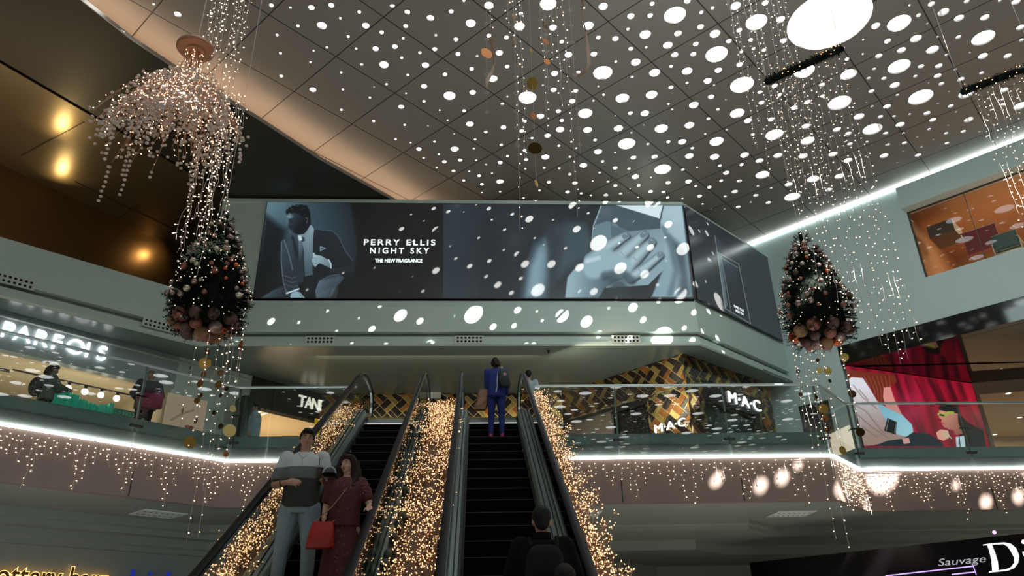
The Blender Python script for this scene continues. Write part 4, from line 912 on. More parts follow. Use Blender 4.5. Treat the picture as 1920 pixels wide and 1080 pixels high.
sg = thing('shop_sign', 'white sign reading MAC low on the gold tiled column', 'shop sign', (6.0, 22.2, 7.5))
c = Vector(MBc)+tL*(LM-0.75)+nL*0.06; place_text('lettering', 'M\u00b7A\u00b7C', 0.36, M_mac, (c.x, c.y, 7.62), (tL.x, tL.y, 0), (0, 0, 1), sg, 0.02, 1.0, width=1.15)
lamp('column_spot', 'SPOT', (5.7, 19.9, 9.6), 150, (1, 0.85, 0.6), spot_size=0.5, spot_blend=0.6, shadow_soft_size=0.1, to=(6.1, 22.1, 7.6))
lamp('column_spot_right', 'SPOT', (10.2, 22.4, 9.6), 120, (1, 0.7, 0.35), spot_size=0.4, spot_blend=0.6, shadow_soft_size=0.1, to=(10.2, 24.5, 8.0))
# small lit panel and sprinkler under the soffit
MB_ = MB().box((-2.0, 25.5, 9.58), (-1.25, 25.62, 9.8)); struct('trim_26', MB_, mat('white_box', (0.7, 0.72, 0.72), rough=0.4))
mb = MB(); q = U(1028, 657, z=9.8); mb.lathe([(0.05, -0.0), (0.05, -0.03), (0.02, -0.05), (0.02, -0.09)], (q.x, q.y, 9.8), 12); tag(mb.build('ceiling_sensor', M_blackp), 'small dark sensor on the grey soffit right of the blue person', 'sensor')
# dark doorway on the right wall
mb = MB(); rquad(mb, 0.95, 2.0, 5.72, 8.95, 0.03, -0.02); d_ = struct('door_1', mb, mat('dark_door', (0.02, 0.025, 0.025), rough=0.2))
# ---- downlights of the boutique on the right and warm ones in the left shop
M_down = glow('downlight_glow', (1, 0.93, 0.82), 7.0)
def downlight(c, label, grp, r=0.09):
    rt = thing('downlight', label, 'ceiling light', tuple(c), group=grp)
    MB().lathe([(r*1.35, 0.0), (r*1.35, -0.015), (r, -0.02)], c, 16, cap=False).build('rim', M_wall, rt); mb = MB()
    mb.add([(c[0]+r*math.cos(2*PI*k/14), c[1]+r*math.sin(2*PI*k/14), c[2]-0.012) for k in range(14)], [tuple(range(14))]); mb.build('lens', M_down, rt)
for px, py, wh in ((1890, 737, 'highest and nearest'), (1843, 798, 'leftmost'), (1865, 814, 'second from the left'), (1889, 826, 'lowest'), (1912, 782, 'rightmost')):
    downlight(U(px, py, z=9.55), 'recessed downlight in the cream boutique ceiling, the %s one' % wh, 'downlights of the right boutique')
mb = MB()
for px, py in ((1835, 732), (1912, 806)): q = U(px, py, z=9.54); mb.lathe([(0.22, 0), (0.22, -0.05), (0.12, -0.06)], q, 16)
# ---- upper right window and the room behind it
M_orange = mat('orange_room_wall', (0.60, 0.34, 0.17), rough=0.6, noise=0.04)
mb = MB(); rquad(mb, sw-0.6, ew+1, 11.4, 15.4, -6.0, -6.1); rquad(mb, sw-0.15, sw-0.1, 11.4, 15.4, -0.3, -6.0); rquad(mb, sw-0.6, ew+1, 15.1, 15.2, -0.3, -6.0); rquad(mb, sw-0.6, ew+1, 11.4, 11.5, -0.3, -6.0)
struct('wall_right_6', mb, M_orange)
c = rw(sw+4, -2.6, 14.9); lamp('room_lamp', 'AREA', tuple(c), 120, (1, 0.78, 0.52), shape='RECTANGLE', size=6, size_y=3, rot=(0, 0, math.atan2(rd.y, rd.x)))
c = rw(sw+4, -1.8, 12.0); lamp('room_floor_lamp', 'AREA', tuple(c), 55, (1, 0.75, 0.5), shape='RECTANGLE', size=6, size_y=2, rot=(PI, 0, math.atan2(rd.y, rd.x)))
mb = MB(); P = [rw(sw+0.01, -0.12), rw(ew, -0.12)]
mb.add([(P[0].x, P[0].y, 12.2), (P[1].x, P[1].y, 12.2), (P[1].x, P[1].y, 14.72), (P[0].x, P[0].y, 14.72)], [(0, 1, 2, 3)]); struct('window_2', mb, glass_mat('window_glass', (0.92, 0.94, 0.93), 1.0, 0.0, 1.6))
mb = MB()
s1 = rws(1818, 400)
rquad(mb, s1-0.01, s1+0.01, 12.2, 14.72, -0.10, -0.14); rquad(mb, sw, ew, 14.69, 14.72, -0.08, -0.16); rquad(mb, sw, sw+0.04, 12.2, 14.72, -0.05, -0.2); struct('trim_27', mb, mat('dark_reveal', (0.05, 0.04, 0.035)))
bn = thing('hanging_banner', 'dark red banner hanging inside the upper right window', 'banner', tuple(rw(7.0, -1.6, 13.4)))
mb = MB(); rquad(mb, 7.05, 8.05, 13.15, 13.95, -1.5, -1.56); mb.build('cloth', mat('banner_red', (0.22, 0.012, 0.02), rough=0.5), bn)
c = rw(7.55, -1.49, 13.55); place_text('lettering', '', 0.2, mat('banner_letter', (0.35, 0.05, 0.05), rough=0.5), c, (rd.x, rd.y, 0), (0, 0, 1), bn, 0.003, width=0.6) if False else None
MB().tube([rw(7.0, -1.53, 13.97), rw(8.1, -1.53, 13.97)], 0.02, 6).build('rod', M_blackp, bn)
M_chair = mat('green_leather', (0.03, 0.10, 0.075), rough=0.35); M_chrome = mat('pale_metal', (0.5, 0.45, 0.35), rough=0.3, metal=0.6)
for k in range(4):
    s0 = 7.9+k*1.05; lab = ['green padded chair at the left end inside the upper right window', 'green padded chair, second from the left in the upper right window', 'green padded chair, third from the left in the upper right window', 'green padded chair nearest the frame edge in the upper right window'][k]
    c0 = rw(s0+0.4, -0.75, 12.25); ch = thing('lounge_chair', lab, 'chair', tuple(c0), group='green chairs behind the upper right window')
    def lc(mb, x0_, x1_, y0_, y1_, zz0, zz1): return rquad(mb, s0+x0_, s0+x1_, 12.25+zz0, 12.25+zz1, -0.75+y0_, -0.75+y1_)
    zr = 0.12*k
    m_ = lc(MB(), 0.05, 0.75, 0.25, 0.36, 0.25, 0.80+zr*0.4).build('backrest', M_chair, ch); b_ = m_.modifiers.new('b', 'BEVEL'); b_.width = 0.04; b_.segments = 3
    m_ = lc(MB(), 0.05, 0.75, -0.3, 0.25, 0.22, 0.38).build('seat', M_chair, ch); b_ = m_.modifiers.new('b', 'BEVEL'); b_.width = 0.04; b_.segments = 3
    for sx in (0.0, 0.74):
        a, b, c, d = rw(s0+sx+0.03, -1.05, 12.25), rw(s0+sx+0.03, -1.05, 12.78), rw(s0+sx+0.03, -0.42, 12.78), rw(s0+sx+0.03, -0.42, 12.25)
        MB().tube([a, b, c, d], 0.022, 6).build('arm_frame', M_chrome, ch)
# sloping dark canopy inside the window
mb = MB(); rquad(mb, 6.2, 7.0, 13.9, 14.35, -0.9, -2.0); o = mb.build('wall_cabinet', mat('brown_cabinet', (0.12, 0.08, 0.05))); tag(o, 'brown cabinet hung high at the left side of the upper right room', 'cabinet')
# two small cameras in the cove of that window
# ---- lower right black screen
DA, DB = Vector((7.05, 19.93)), Vector((10.82, 14.79)); dt = (DB-DA).normalized(); dn = Vector((dt.y, -dt.x))
if dn.dot(Vector((0, 0))-DA) < 0: dn = -dn
def dq(mb, s0, s1, z0, z1, d0, d1, mi=0):
    P = [DA+dt*s+dn*d for s, d in ((s0, d0), (s1, d0), (s1, d1), (s0, d1))]; return mb.prism([p[:] for p in P], z0, z1, mi)
sc_ = thing('shop_screen', 'black glossy shop screen with large white serif letters at lower right', 'screen', (9.0, 17.0, 1.5))
dq(MB(), 0, 8.5, 1.2, 3.4, 0, -0.2).build('panel', mat('screen_black', (0.004, 0.003, 0.004), rough=0.12), sc_)
def dpt(px, py, d=0.02):
    return UP(px, py, DA+dn*d, DB+dn*d)
M_dior = glow('serif_letter_white', (0.85, 1.0, 0.97), 1.15)
def flat_poly(pts, name, m, par, d=0.02, th=0.02):
    vs = [dpt(a, b, d) for a, b in pts]; n = len(vs); back = [v-Vector((dn.x, dn.y, 0))*th for v in vs]
    return MB().add(vs+back, [tuple(range(n)), tuple(range(n, 2*n))[::-1]]+[(i, (i+1) % n, n+(i+1) % n, n+i) for i in range(n)]).build(name, m, par)
# letter D: stem with serifs and a swelling bowl
zm = lambda l: [(1480+l[i]/4.3636, 840+l[i+1]/4.3636) for i in range(0, len(l), 2)]
outer = [(1583, 788), (1760, 772), (1815, 785), (1855, 820), (1880, 880), (1872, 940), (1840, 980), (1790, 1003), (1635, 1022)]
inner = [(1632, 1008), (1678, 1000), (1668, 960), (1642, 860), (1628, 800), (1583, 800)]
vs_o = [(1583, 790), (1640, 782), (1760, 772), (1815, 785), (1855, 820), (1880, 880), (1872, 940), (1840, 982), (1790, 1003), (1680, 1015), (1632, 1020)]
vs_i = [(1584, 798), (1610, 800), (1680, 788), (1740, 790), (1785, 808), (1820, 850), (1842, 905), (1838, 945), (1812, 975), (1770, 990), (1690, 1000), (1632, 1010)]
mb = MB()
def ribbon(A, B, par, name):
    fl = []; 
    n = len(A); P = [dpt(*zm(list(p))[0], 0.02) for p in A]; Q_ = [dpt(*zm(list(p))[0], 0.02) for p in B]
    mb.add(P+Q_, [(i, i+1, n+i+1, n+i) for i in range(n-1)])
ribbon([(1583, 790), (1640, 782), (1760, 772), (1815, 785), (1855, 820), (1880, 880), (1872, 940), (1840, 982), (1790, 1003), (1690, 1014), (1632, 1020)],
       [(1585, 798), (1642, 792), (1750, 786), (1785, 805), (1812, 845), (1838, 895), (1840, 940), (1812, 975), (1775, 992), (1690, 1004), (1634, 1009)], None, 'D')
ribbon([(1618, 790), (1640, 860), (1655, 930), (1660, 1012)], [(1655, 788), (1685, 860), (1705, 930), (1712, 1006)], None, 'D')
mb.build('letter', M_dior, sc_)
mb = MB(); ribbon([(1898, 765), (1905, 752), (1920, 748), (1940, 752), (1948, 768)], [(1898, 772), (1905, 782), (1920, 786), (1940, 782), (1948, 770)], None, 'i'); ribbon([(1905, 850), (1925, 900), (1945, 985)], [(1945, 842), (1965, 895), (1985, 975)], None, 'i'); mb.build('letter', M_dior, sc_)
M_purple = glow('purple_line_light', (0.45, 0.2, 0.9), 1.1); M_purpled = glow('purple_script', (0.16, 0.08, 0.26), 0.25)
mb = MB()
for a, b in (((790, 1046), (1510, 966)), ((1330, 1035), (1515, 1015))): mb.tube([dpt(*zm(list(a))[0], 0.03), dpt(*zm(list(b))[0], 0.03)], 0.012, 5)
mb.tube([dpt(*zm([1505, 966])[0], 0.03), dpt(*zm([1530, 1040])[0], 0.03)], 0.008, 5)
mb.build('purple_line', M_purple, sc_)
q = dpt(*zm([1400, 925])[0], 0.02); place_text('script_lettering', 'Sauvage', 0.2, M_purpled, q, (dt.x, dt.y, 0.0), (0, 0, 1), sc_, 0.003, shear=0.3, width=0.95)
c = dpt(1865, 1000, 0.0)+Vector((0, 0, 0.02)); tag(MB().ell(c, 0.035).build('indicator_lamp', glow('violet_led', (0.7, 0.1, 1.0), 6)), 'tiny violet lamp on top of the black lower right screen', 'lamp')
# ---- pale wall lettering low on the left
M_pw = mat('pale_sign_wall', (0.40, 0.46, 0.48), rough=0.4)
offL = offs(E2[:3], -2.9); pa, pb = Vector(offL[0]), Vector(offL[1]); pt_ = (pb-pa).normalized(); pn_ = Vector((pt_.y, -pt_.x))
mb = MB(); mb.prism([pa[:], pb[:], (pb-pn_*0.1)[:], (pa-pn_*0.1)[:]], 0, 3.6) if False else None
sg = thing('shop_sign', 'warm backlit lowercase sign at the lower left beginning with pottery barn', 'shop sign', (-9.0, 14.5, 3.2))
def pbpt(px, py, d): 
    P, Q_ = pa+pn_*(d), pb+pn_*(d); return UP(px, py, P, Q_)
M_pb = mat('bronze_letter', (0.16, 0.07, 0.02), rough=0.3, metal=0.5); M_halo = glow('warm_halo', (1, 0.55, 0.15), 2.2); M_blue = mat('blue_letter', (0.01, 0.03, 0.35), rough=0.4, emit=(0.01, 0.03, 0.4), estr=0.5)
def pbtext(body, px0, px1, pytop, m, dd):
    a, b = pbpt(px0, pytop, dd), pbpt(px1, pytop, dd); W = (b.to_2d()-a.to_2d()).length; h = 0.62
    z = 3.22-h*0.36; c = (a+b)/2
    return place_text('lettering', body, h, m, (c.x, c.y, z), (pt_.x, pt_.y, 0), (0, 0, 1), sg, 0.02 if m is not M_halo else 0.004, width=W, bevel=0.02 if m is M_halo else 0.0)
pbtext('pottery barn', -28, 212, 1062, M_halo, 0.04); pbtext('pottery barn', -27, 211, 1062, M_pb, 0.12); pbtext('kids', 247, 345, 1066, M_blue, 0.12)
# small spotlight / speaker on the lower left soffit
q = U(16, 967, z=4.24); sp = thing('ceiling_speaker', 'small pale round speaker under the soffit at the left edge', 'speaker', tuple(q))
MB().lathe([(0.11, 0), (0.14, -0.05), (0.13, -0.12), (0.08, -0.14)], q, 18).build('housing', mat('speaker_grey', (0.3, 0.32, 0.3), rough=0.4), sp, smooth=True); MB().lathe([(0.15, 0.0), (0.15, -0.015), (0.1, -0.02)], q, 18).build('mount', M_dark, sp)
# spots without fixtures, added in mid-air to make gold highlights on the bronze panels
for k, (px, py) in enumerate(((118, 228), (118, 312), (268, 478))):
    d = ray(px, py)
    if k < 2: t_ = U(px, py, z=ZB); src = t_+Vector((d.x, d.y, -d.z))*1.3
    else: t_ = UP(px, py, bc[1].to_2d(), bc[2].to_2d()); e_ = (bc[2]-bc[1]).normalized(); n_ = Vector((e_.y, -e_.x, 0)); src = t_+(d-2*d.dot(n_)*n_)*1.2
    lamp('highlight_spot', 'SPOT', src, 60 if k < 2 else 45, (1, 0.74, 0.32), spot_size=2.2, spot_blend=1.0, shadow_soft_size=0.10, to=tuple(t_))
# ================================================================ HANGING DECORATION
ORD = ['leftmost', 'second from the left', 'third from the left', 'fourth from the left', 'fifth from the left', 'sixth from the left', 'seventh from the left', 'eighth from the left', 'ninth from the left', 'tenth from the left', 'eleventh from the left', 'twelfth from the left', 'thirteenth from the left', 'fourteenth from the left', 'fifteenth from the left']
M_wirec = mat('clear_wire', (0.50, 0.44, 0.40), rough=0.4)
M_bulb = glow('fairy_bulb', (1.0, 0.66, 0.42), 2.6, 'NONE')
M_bulbw = glow('fairy_bulb_white', (1.0, 0.76, 0.55), 1.9, 'NONE')
M_twig = mat('copper_twig', (0.42, 0.22, 0.14), rough=0.35, metal=0.4, noise=0.3)
def string_mesh(mb, p, length, r, step=0.11, amp=0.014, rb=0.0095, wire=0.0026, side=0.045):
    """a hanging wire with little bulbs on short stems"""
    n = max(2, int(length/0.12)); pts = []
    x = y = 0.0
    for k in range(n+1):
        pts.append(p+Vector((x, y, -length*k/n))); x = x*0.8+r.uniform(-amp, amp); y = y*0.8+r.uniform(-amp, amp)
    mb.tube(pts, wire, 3, 0, cap=False)
    z = step*r.random()
    while z < length:
        i = min(n-1, int(z/length*n)); t = z/length*n-i; c = pts[i].lerp(pts[i+1], t)
        a = r.uniform(0, 2*PI); d = Vector((math.cos(a), math.sin(a), r.uniform(-0.9, 0.3))).normalized()
        e = c+d*side*r.uniform(0.5, 1.1); mb.tube([c, e], 0.003, 3, 0, cap=False); mb.octa(e, rb*r.uniform(0.8, 1.15), 1, d)
        z += step*r.uniform(0.7, 1.3)
def light_string(p, length, label, group, r, **k):
    mb = MB(); string_mesh(mb, Vector(p), length, r, **k)
    return tag(mb.build('string_light', [M_wirec, M_bulbw], origin=tuple(p)), label, 'string light', group)
def wire(name, a, b, label, r_=0.006):
    return tag(MB().tube([a, b], r_, 5, cap=False).build(name, M_wirec), label, 'wire')

# ---- fir trees hung from the roof
M_needle = mat('fir_needles', (0.006, 0.010, 0.007), rough=0.8, spec=0.1, noise=0.5, nscale=6)
M_needle2 = mat('fir_tips', (0.014, 0.02, 0.015), rough=0.8, spec=0.1, noise=0.5, nscale=6)
BM = [mat('bauble_taupe', (0.32, 0.22, 0.20), rough=0.25, metal=0.6), mat('bauble_rose', (0.24, 0.09, 0.07), rough=0.35, metal=0.4),
      mat('bauble_copper', (0.45, 0.10, 0.03), rough=0.2, metal=0.9), mat('bauble_pearl', (0.6, 0.54, 0.44), rough=0.18, metal=0.6),
      mat('bauble_bronze_matt', (0.10, 0.05, 0.04), rough=0.5, metal=0.3)]
M_glit = mat('bauble_glitter', (0.4, 0.24, 0.14), rough=0.3, metal=0.9, noise=0.9, nscale=60, bump=0.6)
M_cap = mat('bauble_cap', (0.6, 0.45, 0.25), rough=0.3, metal=1.0)
def tree(c, zt, zb, R, label, seed, frost=False):
    r = random.Random(seed); c = Vector(c); H = zt-zb
    root = thing('christmas_tree', label, 'christmas tree', (c.x, c.y, zb))
    def rad(t):      # t 0 top .. 1 bottom
        return R*(0.04+0.96*min(1, t/0.74)**0.66)*(1 if t < 0.74 else 1-0.25*(t-0.74)/0.26)
    mb = MB(); mb.lathe([(0.03, zt-0.1), (rad(0.3)*0.72, zt-H*0.3), (rad(0.6)*0.74, zt-H*0.6), (rad(0.86)*0.74, zt-H*0.86), (rad(0.9)*0.6, zb+0.05), (0.02, zb)], (c.x, c.y, 0), 20)
    mb.tube([(c.x, c.y, zt+0.1), (c.x, c.y, zb)], 0.03, 6)
    for k in range(900):
        t = r.random()**0.6; a = r.uniform(0, 2*PI); d = Vector((math.cos(a), math.sin(a), 0)); rr = rad(t)
        p = Vector((c.x, c.y, zt-H*t))+d*rr*r.uniform(0.62, 0.8)
        L = r.uniform(0.11, 0.20)*(0.6+0.5*t)
        if t < 0.1: d = d*0.6+Vector((0, 0, 0.8))
        dd = (d+Vector((r.uniform(-.5, .5), r.uniform(-.5, .5), r.uniform(-0.5, 0.35)))).normalized()
        q = p+dd*L
        mb.tube([p, q], [0.006, 0.003], 3, 0, cap=False)
        s = dd.orthogonal().normalized(); s2 = dd.cross(s)
        for j in range(5):
            b0 = p.lerp(q, 0.25+0.16*j)
            for m_ in range(4):
                an = r.uniform(0, 2*PI); nd = (s*math.cos(an)+s2*math.sin(an)+dd*0.8).normalized()
                w_ = nd.orthogonal().normalized()*0.0045; e = b0+nd*0.055
                mb.add([b0-w_, b0+w_, e], [(0, 1, 2)], 1 if j > 3 else 0)
    mb.build('foliage', [M_needle, M_needle2], root)
    lt = MB()
    for k in range(230):
        t = r.random()**0.7; a = r.uniform(0, 2*PI); rr = rad(t)*r.uniform(0.9, 1.06)
        lt.octa((c.x+rr*math.cos(a), c.y+rr*math.sin(a), zt-H*t*0.95), 0.0085)
    lt.build('fairy_bulbs', glow('tree_bulb', (1, 0.75, 0.5), 1.8, 'NONE'), root)['kind'] = 'stuff'
    protos = {}
    def bauble(p, rr, mi, name='bauble'):
        if mi not in protos:
            m_ = M_glit if mi == 9 else BM[mi]
            me = MB().ell((0, 0, 0), 1.0, nu=20, nv=14); me.lathe([(0.2, 0.95), (0.2, 1.15), (0.08, 1.2)], n=8, mi=1)
            o = me.build(name, [m_, M_cap], smooth=True); protos[mi] = o.data; bpy.data.objects.remove(o)
        o = bpy.data.objects.new(name, protos[mi]); col.objects.link(o); o.parent = root; o.location = p-Vector((c.x, c.y, zb)); o.scale = (rr, rr, rr); o.rotation_euler = (r.uniform(-.4, .4), r.uniform(-.4, .4), 0)
        return o
    placed = []
    k = 0
    while k < 84:
        t = 0.06+0.76*r.random(); a = r.uniform(PI*0.95, PI*2.05) if r.random() < 0.8 else r.uniform(0, PI); rr = rad(t)*0.97
        p = Vector((c.x+rr*math.cos(a), c.y+rr*math.sin(a), zt-H*t)); s = r.uniform(0.028, 0.05)
        if any((p-q).length < s+s2+0.01 for q, s2 in placed): k += 0.2; continue
        placed.append((p, s)); bauble(p, s, r.choice([0, 0, 0, 3, 1, 2, 0, 4])); k += 1
    # the big cluster below
    for t_, n_, rr_, zz, szs in ((0, 10, 0.66, 0.10, (0.075, 0.115)), (1, 7, 0.42, 0.00, (0.075, 0.115)), (2, 3, 0.16, -0.08, (0.08, 0.10))):
        for j in range(n_):
            a = 2*PI*j/n_+t_*0.5+r.uniform(-.12, .12)-0.3; s = r.uniform(*szs)
            bauble(Vector((c.x+R*rr_*math.cos(a), c.y+R*rr_*math.sin(a), zb+zz+r.uniform(-.02, .03))), s, [4, 2, 1, 9, 0, 1, 9, 4, 3][(j*2+t_) % 9], 'large_bauble')
    if frost:
        mb = MB()
        for k in range(260):
            a = r.uniform(PI*1.15, PI*1.75); t = r.gauss(0.40, 0.045); rr = rad(t)*r.uniform(0.92, 1.1)
            p = Vector((c.x+rr*math.cos(a), c.y+rr*math.sin(a), zt-H*t)); q = p+Vector((r.uniform(-.05, .05), r.uniform(-.05, .0), r.uniform(-.04, .04)))
            mb.tube([p, q], 0.003, 3, cap=False); w_ = Vector((r.uniform(-.012, .012), 0, r.uniform(-.012, .012))); mb.add([q, q+w_, q+Vector((0.008, 0, 0.012))], [(0, 1, 2)])
        mb.build('frosted_sprays', mat('frosted_green', (0.35, 0.45, 0.36), rough=0.4), root)['kind'] = 'stuff'
    return root, rad
TL, TR = Vector((-3.70, 9.5, 0)), Vector((5.40, 10.5, 0))
tree(TL, 7.33, 5.55, 0.56, 'dark hanging fir tree with baubles, the one at left with a frosted spray band', 11, True)
tree(TR, 7.62, 5.80, 0.60, 'dark hanging fir tree with baubles, the one at right before the pale diagonal wall', 23)
tag(MB().tube([(TR.x, TR.y, 7.6), (TR.x, TR.y, 15.8)], 0.004, 4, cap=False).build('hanging_wire', M_wirec), 'thin steel wire from the ceiling down to the tip of the right tree', 'wire')
tag(MB().tube([(TL.x, TL.y, 7.3), (TL.x, TL.y, 15.8)], 0.004, 4, cap=False).build('hanging_wire', M_wirec), 'thin steel wire from the ceiling down to the tip of the left tree', 'wire')

# ---- twiggy light cluster hung from a round plate, upper left
def cluster():
    r = random.Random(7); c = U(367, 92, y=8.0); root = thing('light_cluster', 'round copper plate with a cloud of lit twigs and pale discs hanging at upper left', 'hanging light', tuple(c))
    MB().lathe([(0.005, 0.05), (0.23, 0.05), (0.25, 0.03), (0.25, -0.015), (0.235, -0.03), (0.13, -0.03), (0.12, -0.055), (0.005, -0.06)], c, 36).build('plate', mat('copper_plate', (0.36, 0.17, 0.10), rough=0.4, metal=0.3), root, smooth=True)
    MB().tube([c+Vector((0, 0, 0.05)), (c.x, c.y, 15.8)], 0.005, 5, cap=False).build('cable', M_wirec, root)
    a_ = U(345, 240, y=8.0)
    cc = Vector((a_.x, a_.y, a_.z))
    tw, bl, ds = MB(), MB(), MB()
    def bl_add(e, d, s=1): bl.octa(e, 0.0085*s, 0, d)
    for k in range(26):          # stems running down from the plate
        a = r.uniform(0, 2*PI); p = c+Vector((0.06*math.cos(a), 0.06*math.sin(a), -0.05)); q = c+Vector((0.10*math.cos(a)-0.02, 0.10*math.sin(a), -0.62)); m_ = p.lerp(q, 0.5)+Vector((r.uniform(-.04, .04), r.uniform(-.04, .04), 0))
        tw.tube([p, m_, q], 0.006, 3, cap=False)
        for j in range(4): bl_add(p.lerp(q, r.random())+Vector((r.uniform(-.05, .05), r.uniform(-.05, .05), 0)), Vector((0, 0, 1)))
    top = c+Vector((-0.02, 0, -0.55))
    for k in range(165):
        a = r.uniform(0, 2*PI); rr = 0.98*math.sqrt(r.random()); e = Vector((top.x-0.06+rr*math.cos(a)*1.0, top.y+rr*math.sin(a)*0.75, top.z-0.12-0.72*(rr/0.92)**1.3*r.uniform(0.7, 1.1)-r.uniform(0, 0.35)))
        pts = []
        for j in range(7):
            t = j/6; b = top.lerp(e, t); b.z += 0.30*math.sin(PI*t)*rr; pts.append(b+Vector((r.uniform(-.035, .035), r.uniform(-.035, .035), r.uniform(-.03, .03)))*(1 if j else 0))
        tw.tube(pts, 0.0042, 3, cap=False)
        for j in range(1, 7):
            for m_ in range(2):
                b = pts[j-1].lerp(pts[j], r.random()); d = Vector((r.uniform(-1, 1), r.uniform(-1, 1), r.uniform(-1, 0.6))).normalized(); l = r.uniform(0.03, 0.09)
                tw.tube([b, b+d*l], 0.0028, 3, cap=False); bl_add(b+d*l, d)
        for j in range(9):
            b = pts[r.randrange(2, 7)]+Vector((r.uniform(-.09, .09), r.uniform(-.09, .09), r.uniform(-.14, .05))); ds.ell(b, (0.023, 0.023, 0.019), nu=8, nv=5)
        nd = r.randrange(3, 9)
        if r.random() < 0.28:
            b = pts[r.randrange(2, 7)]
            for j in range(nd):
                b = b+Vector((r.uniform(-.012, .012), r.uniform(-.012, .012), -0.075)); ds.ell(b, (0.023, 0.023, 0.019), nu=8, nv=5)
    tw.build('twigs', M_twig, root)['kind'] = 'stuff'; bl.build('fairy_bulbs', M_bulb, root)['kind'] = 'stuff'
    ds.build('felt_beads', mat('felt_bead', (0.60, 0.50, 0.46), rough=0.8), root, smooth=True)['kind'] = 'stuff'
cluster()

# ---- curtains of light strings
r = random.Random(3)
for k in range(11):         # left, from above the frame
    p = U(404+k*6.6+r.uniform(-2, 2), -14, y=8.3+0.5*math.sin(k*1.3)); p.z += 0.5
    L = p.z-U(400, 150+10*(k % 4)+(340 if k in (9, 10) else 0), y=8.4).z
    light_string(p, L, 'fairy light string beside the copper plate, %s' % ORD[k], 'left light curtain', r)
for k in range(15):         # lower left strings from the cluster down to the tree
    px = 348+k*6.6+r.uniform(-2, 2); p = U(px+22, 255-3*k if k < 9 else 175, y=8.6+0.3*math.sin(k)); q = U(px, 380+r.uniform(0, 95)+(70 if k < 3 else 0), y=8.7)
    light_string(p, p.z-q.z, 'fairy light string above the left tree, %s' % ORD[k], 'strings above the left tree', r, amp=0.03)
for k in range(13):         # right curtain below the first garland
    a = U(1442+k*11, 152-k*4.3, y=9.0); q = U(0, 700-22*abs(k-9)+r.uniform(-30, 10), y=9.0)
    light_string(a+Vector((0, 0, -0.03)), a.z-q.z, 'long fairy light string under middle garland, %s' % ORD[k], 'right light curtain', r, step=0.13)
for k in range(9):          # behind, from above the frame
    a = U(1362+k*13+r.uniform(-3, 3), -20, y=10.5); q = U(0, 250+r.uniform(-60, 160), y=10.5)
    light_string(a, a.z-q.z, 'fairy light string before the dark garland, %s' % ORD[k], 'strings left of the dark garland', r, step=0.13)
for k in range(11):         # far right curtain
    a = U(1822+k*11.5, 165-k*4.3, y=9.0); q = U(0, 420+r.uniform(-60, 30), y=9.0)
    light_string(a+Vector((0, 0, -0.03)), a.z-q.z, 'fairy light string under the corner garland, %s' % ORD[k], 'far right light curtain', r, step=0.12)
# centre
for px, pyb, y in ((921, 50, 7.6), (951, 60, 7.9), (965, 432, 7.6), (975, 310, 7.9), (1012, 240, 8.2), (1028, 120, 8.4), (1042, 200, 8.0), (1053, 408, 7.6)):
    a = U(px, -14, y=y); a.z += 0.4; q = U(px, pyb, y=y)
    light_string(a, a.z-q.z, {432: 'longest fairy light string at top centre ending over the advertisement', 408: 'long fairy light string right of the gold discs, ending over the advertisement'}.get(pyb, 'short fairy light string at top centre, %s of six' % {921: 'leftmost', 951: 'second', 975: 'third', 1012: 'fourth', 1028: 'fifth', 1042: 'rightmost'}.get(px)), 'centre strings', r, step=0.14)

# ---- dark fir garland bars
def garland(a, b, label, seed):
    r = random.Random(seed); root = thing('fir_garland', label, 'garland', tuple(a)); mb = MB(); bl = MB(); L = (b-a).length; d = (b-a)/L
    mb.tube([a, b], 0.06, 8); s = d.orthogonal().normalized(); s2 = d.cross(s)
    for k in range(int(L*600)):
        p = a.lerp(b, r.random())+Vector((0, 0, 0.015*math.sin(k))); an = r.uniform(0, 2*PI); nd = (s*math.cos(an)+s2*math.sin(an)+d*r.uniform(-.8, .8)).normalized(); e = p+nd*r.uniform(0.07, 0.125)
        w_ = nd.orthogonal().normalized()*0.009; mb.add([p-w_, p+w_, e], [(0, 1, 2)]); mb.add([p-w_*2, e+w_, e-w_], [(0, 1, 2)])
    for k in range(16): bl.octa(a.lerp(b, r.random())+Vector((r.uniform(-.07, .07), -0.08, r.uniform(-.07, .07))), 0.011)
    mb.build('foliage', M_needle, root); bl.build('fairy_bulbs', glow('amber_bulb', (1, 0.45, 0.15), 3, 'NONE'), root)['kind'] = 'stuff'
    MB().tube([a, a+Vector((0, 0, 15.8-a.z))], 0.003, 3, cap=False).build('cable', M_wirec, root); MB().tube([b, b+Vector((0, 0, 15.8-b.z))], 0.003, 3, cap=False).build('cable', M_wirec, root)
garland(U(1438, 153, y=9.0), U(1578, 91, y=9.0), 'dark fir garland bar under the huge round ceiling opening', 1)
garland(U(1806, 172, y=9.0), U(1945, 120, y=9.0), 'dark fir garland bar at the upper right corner', 2)

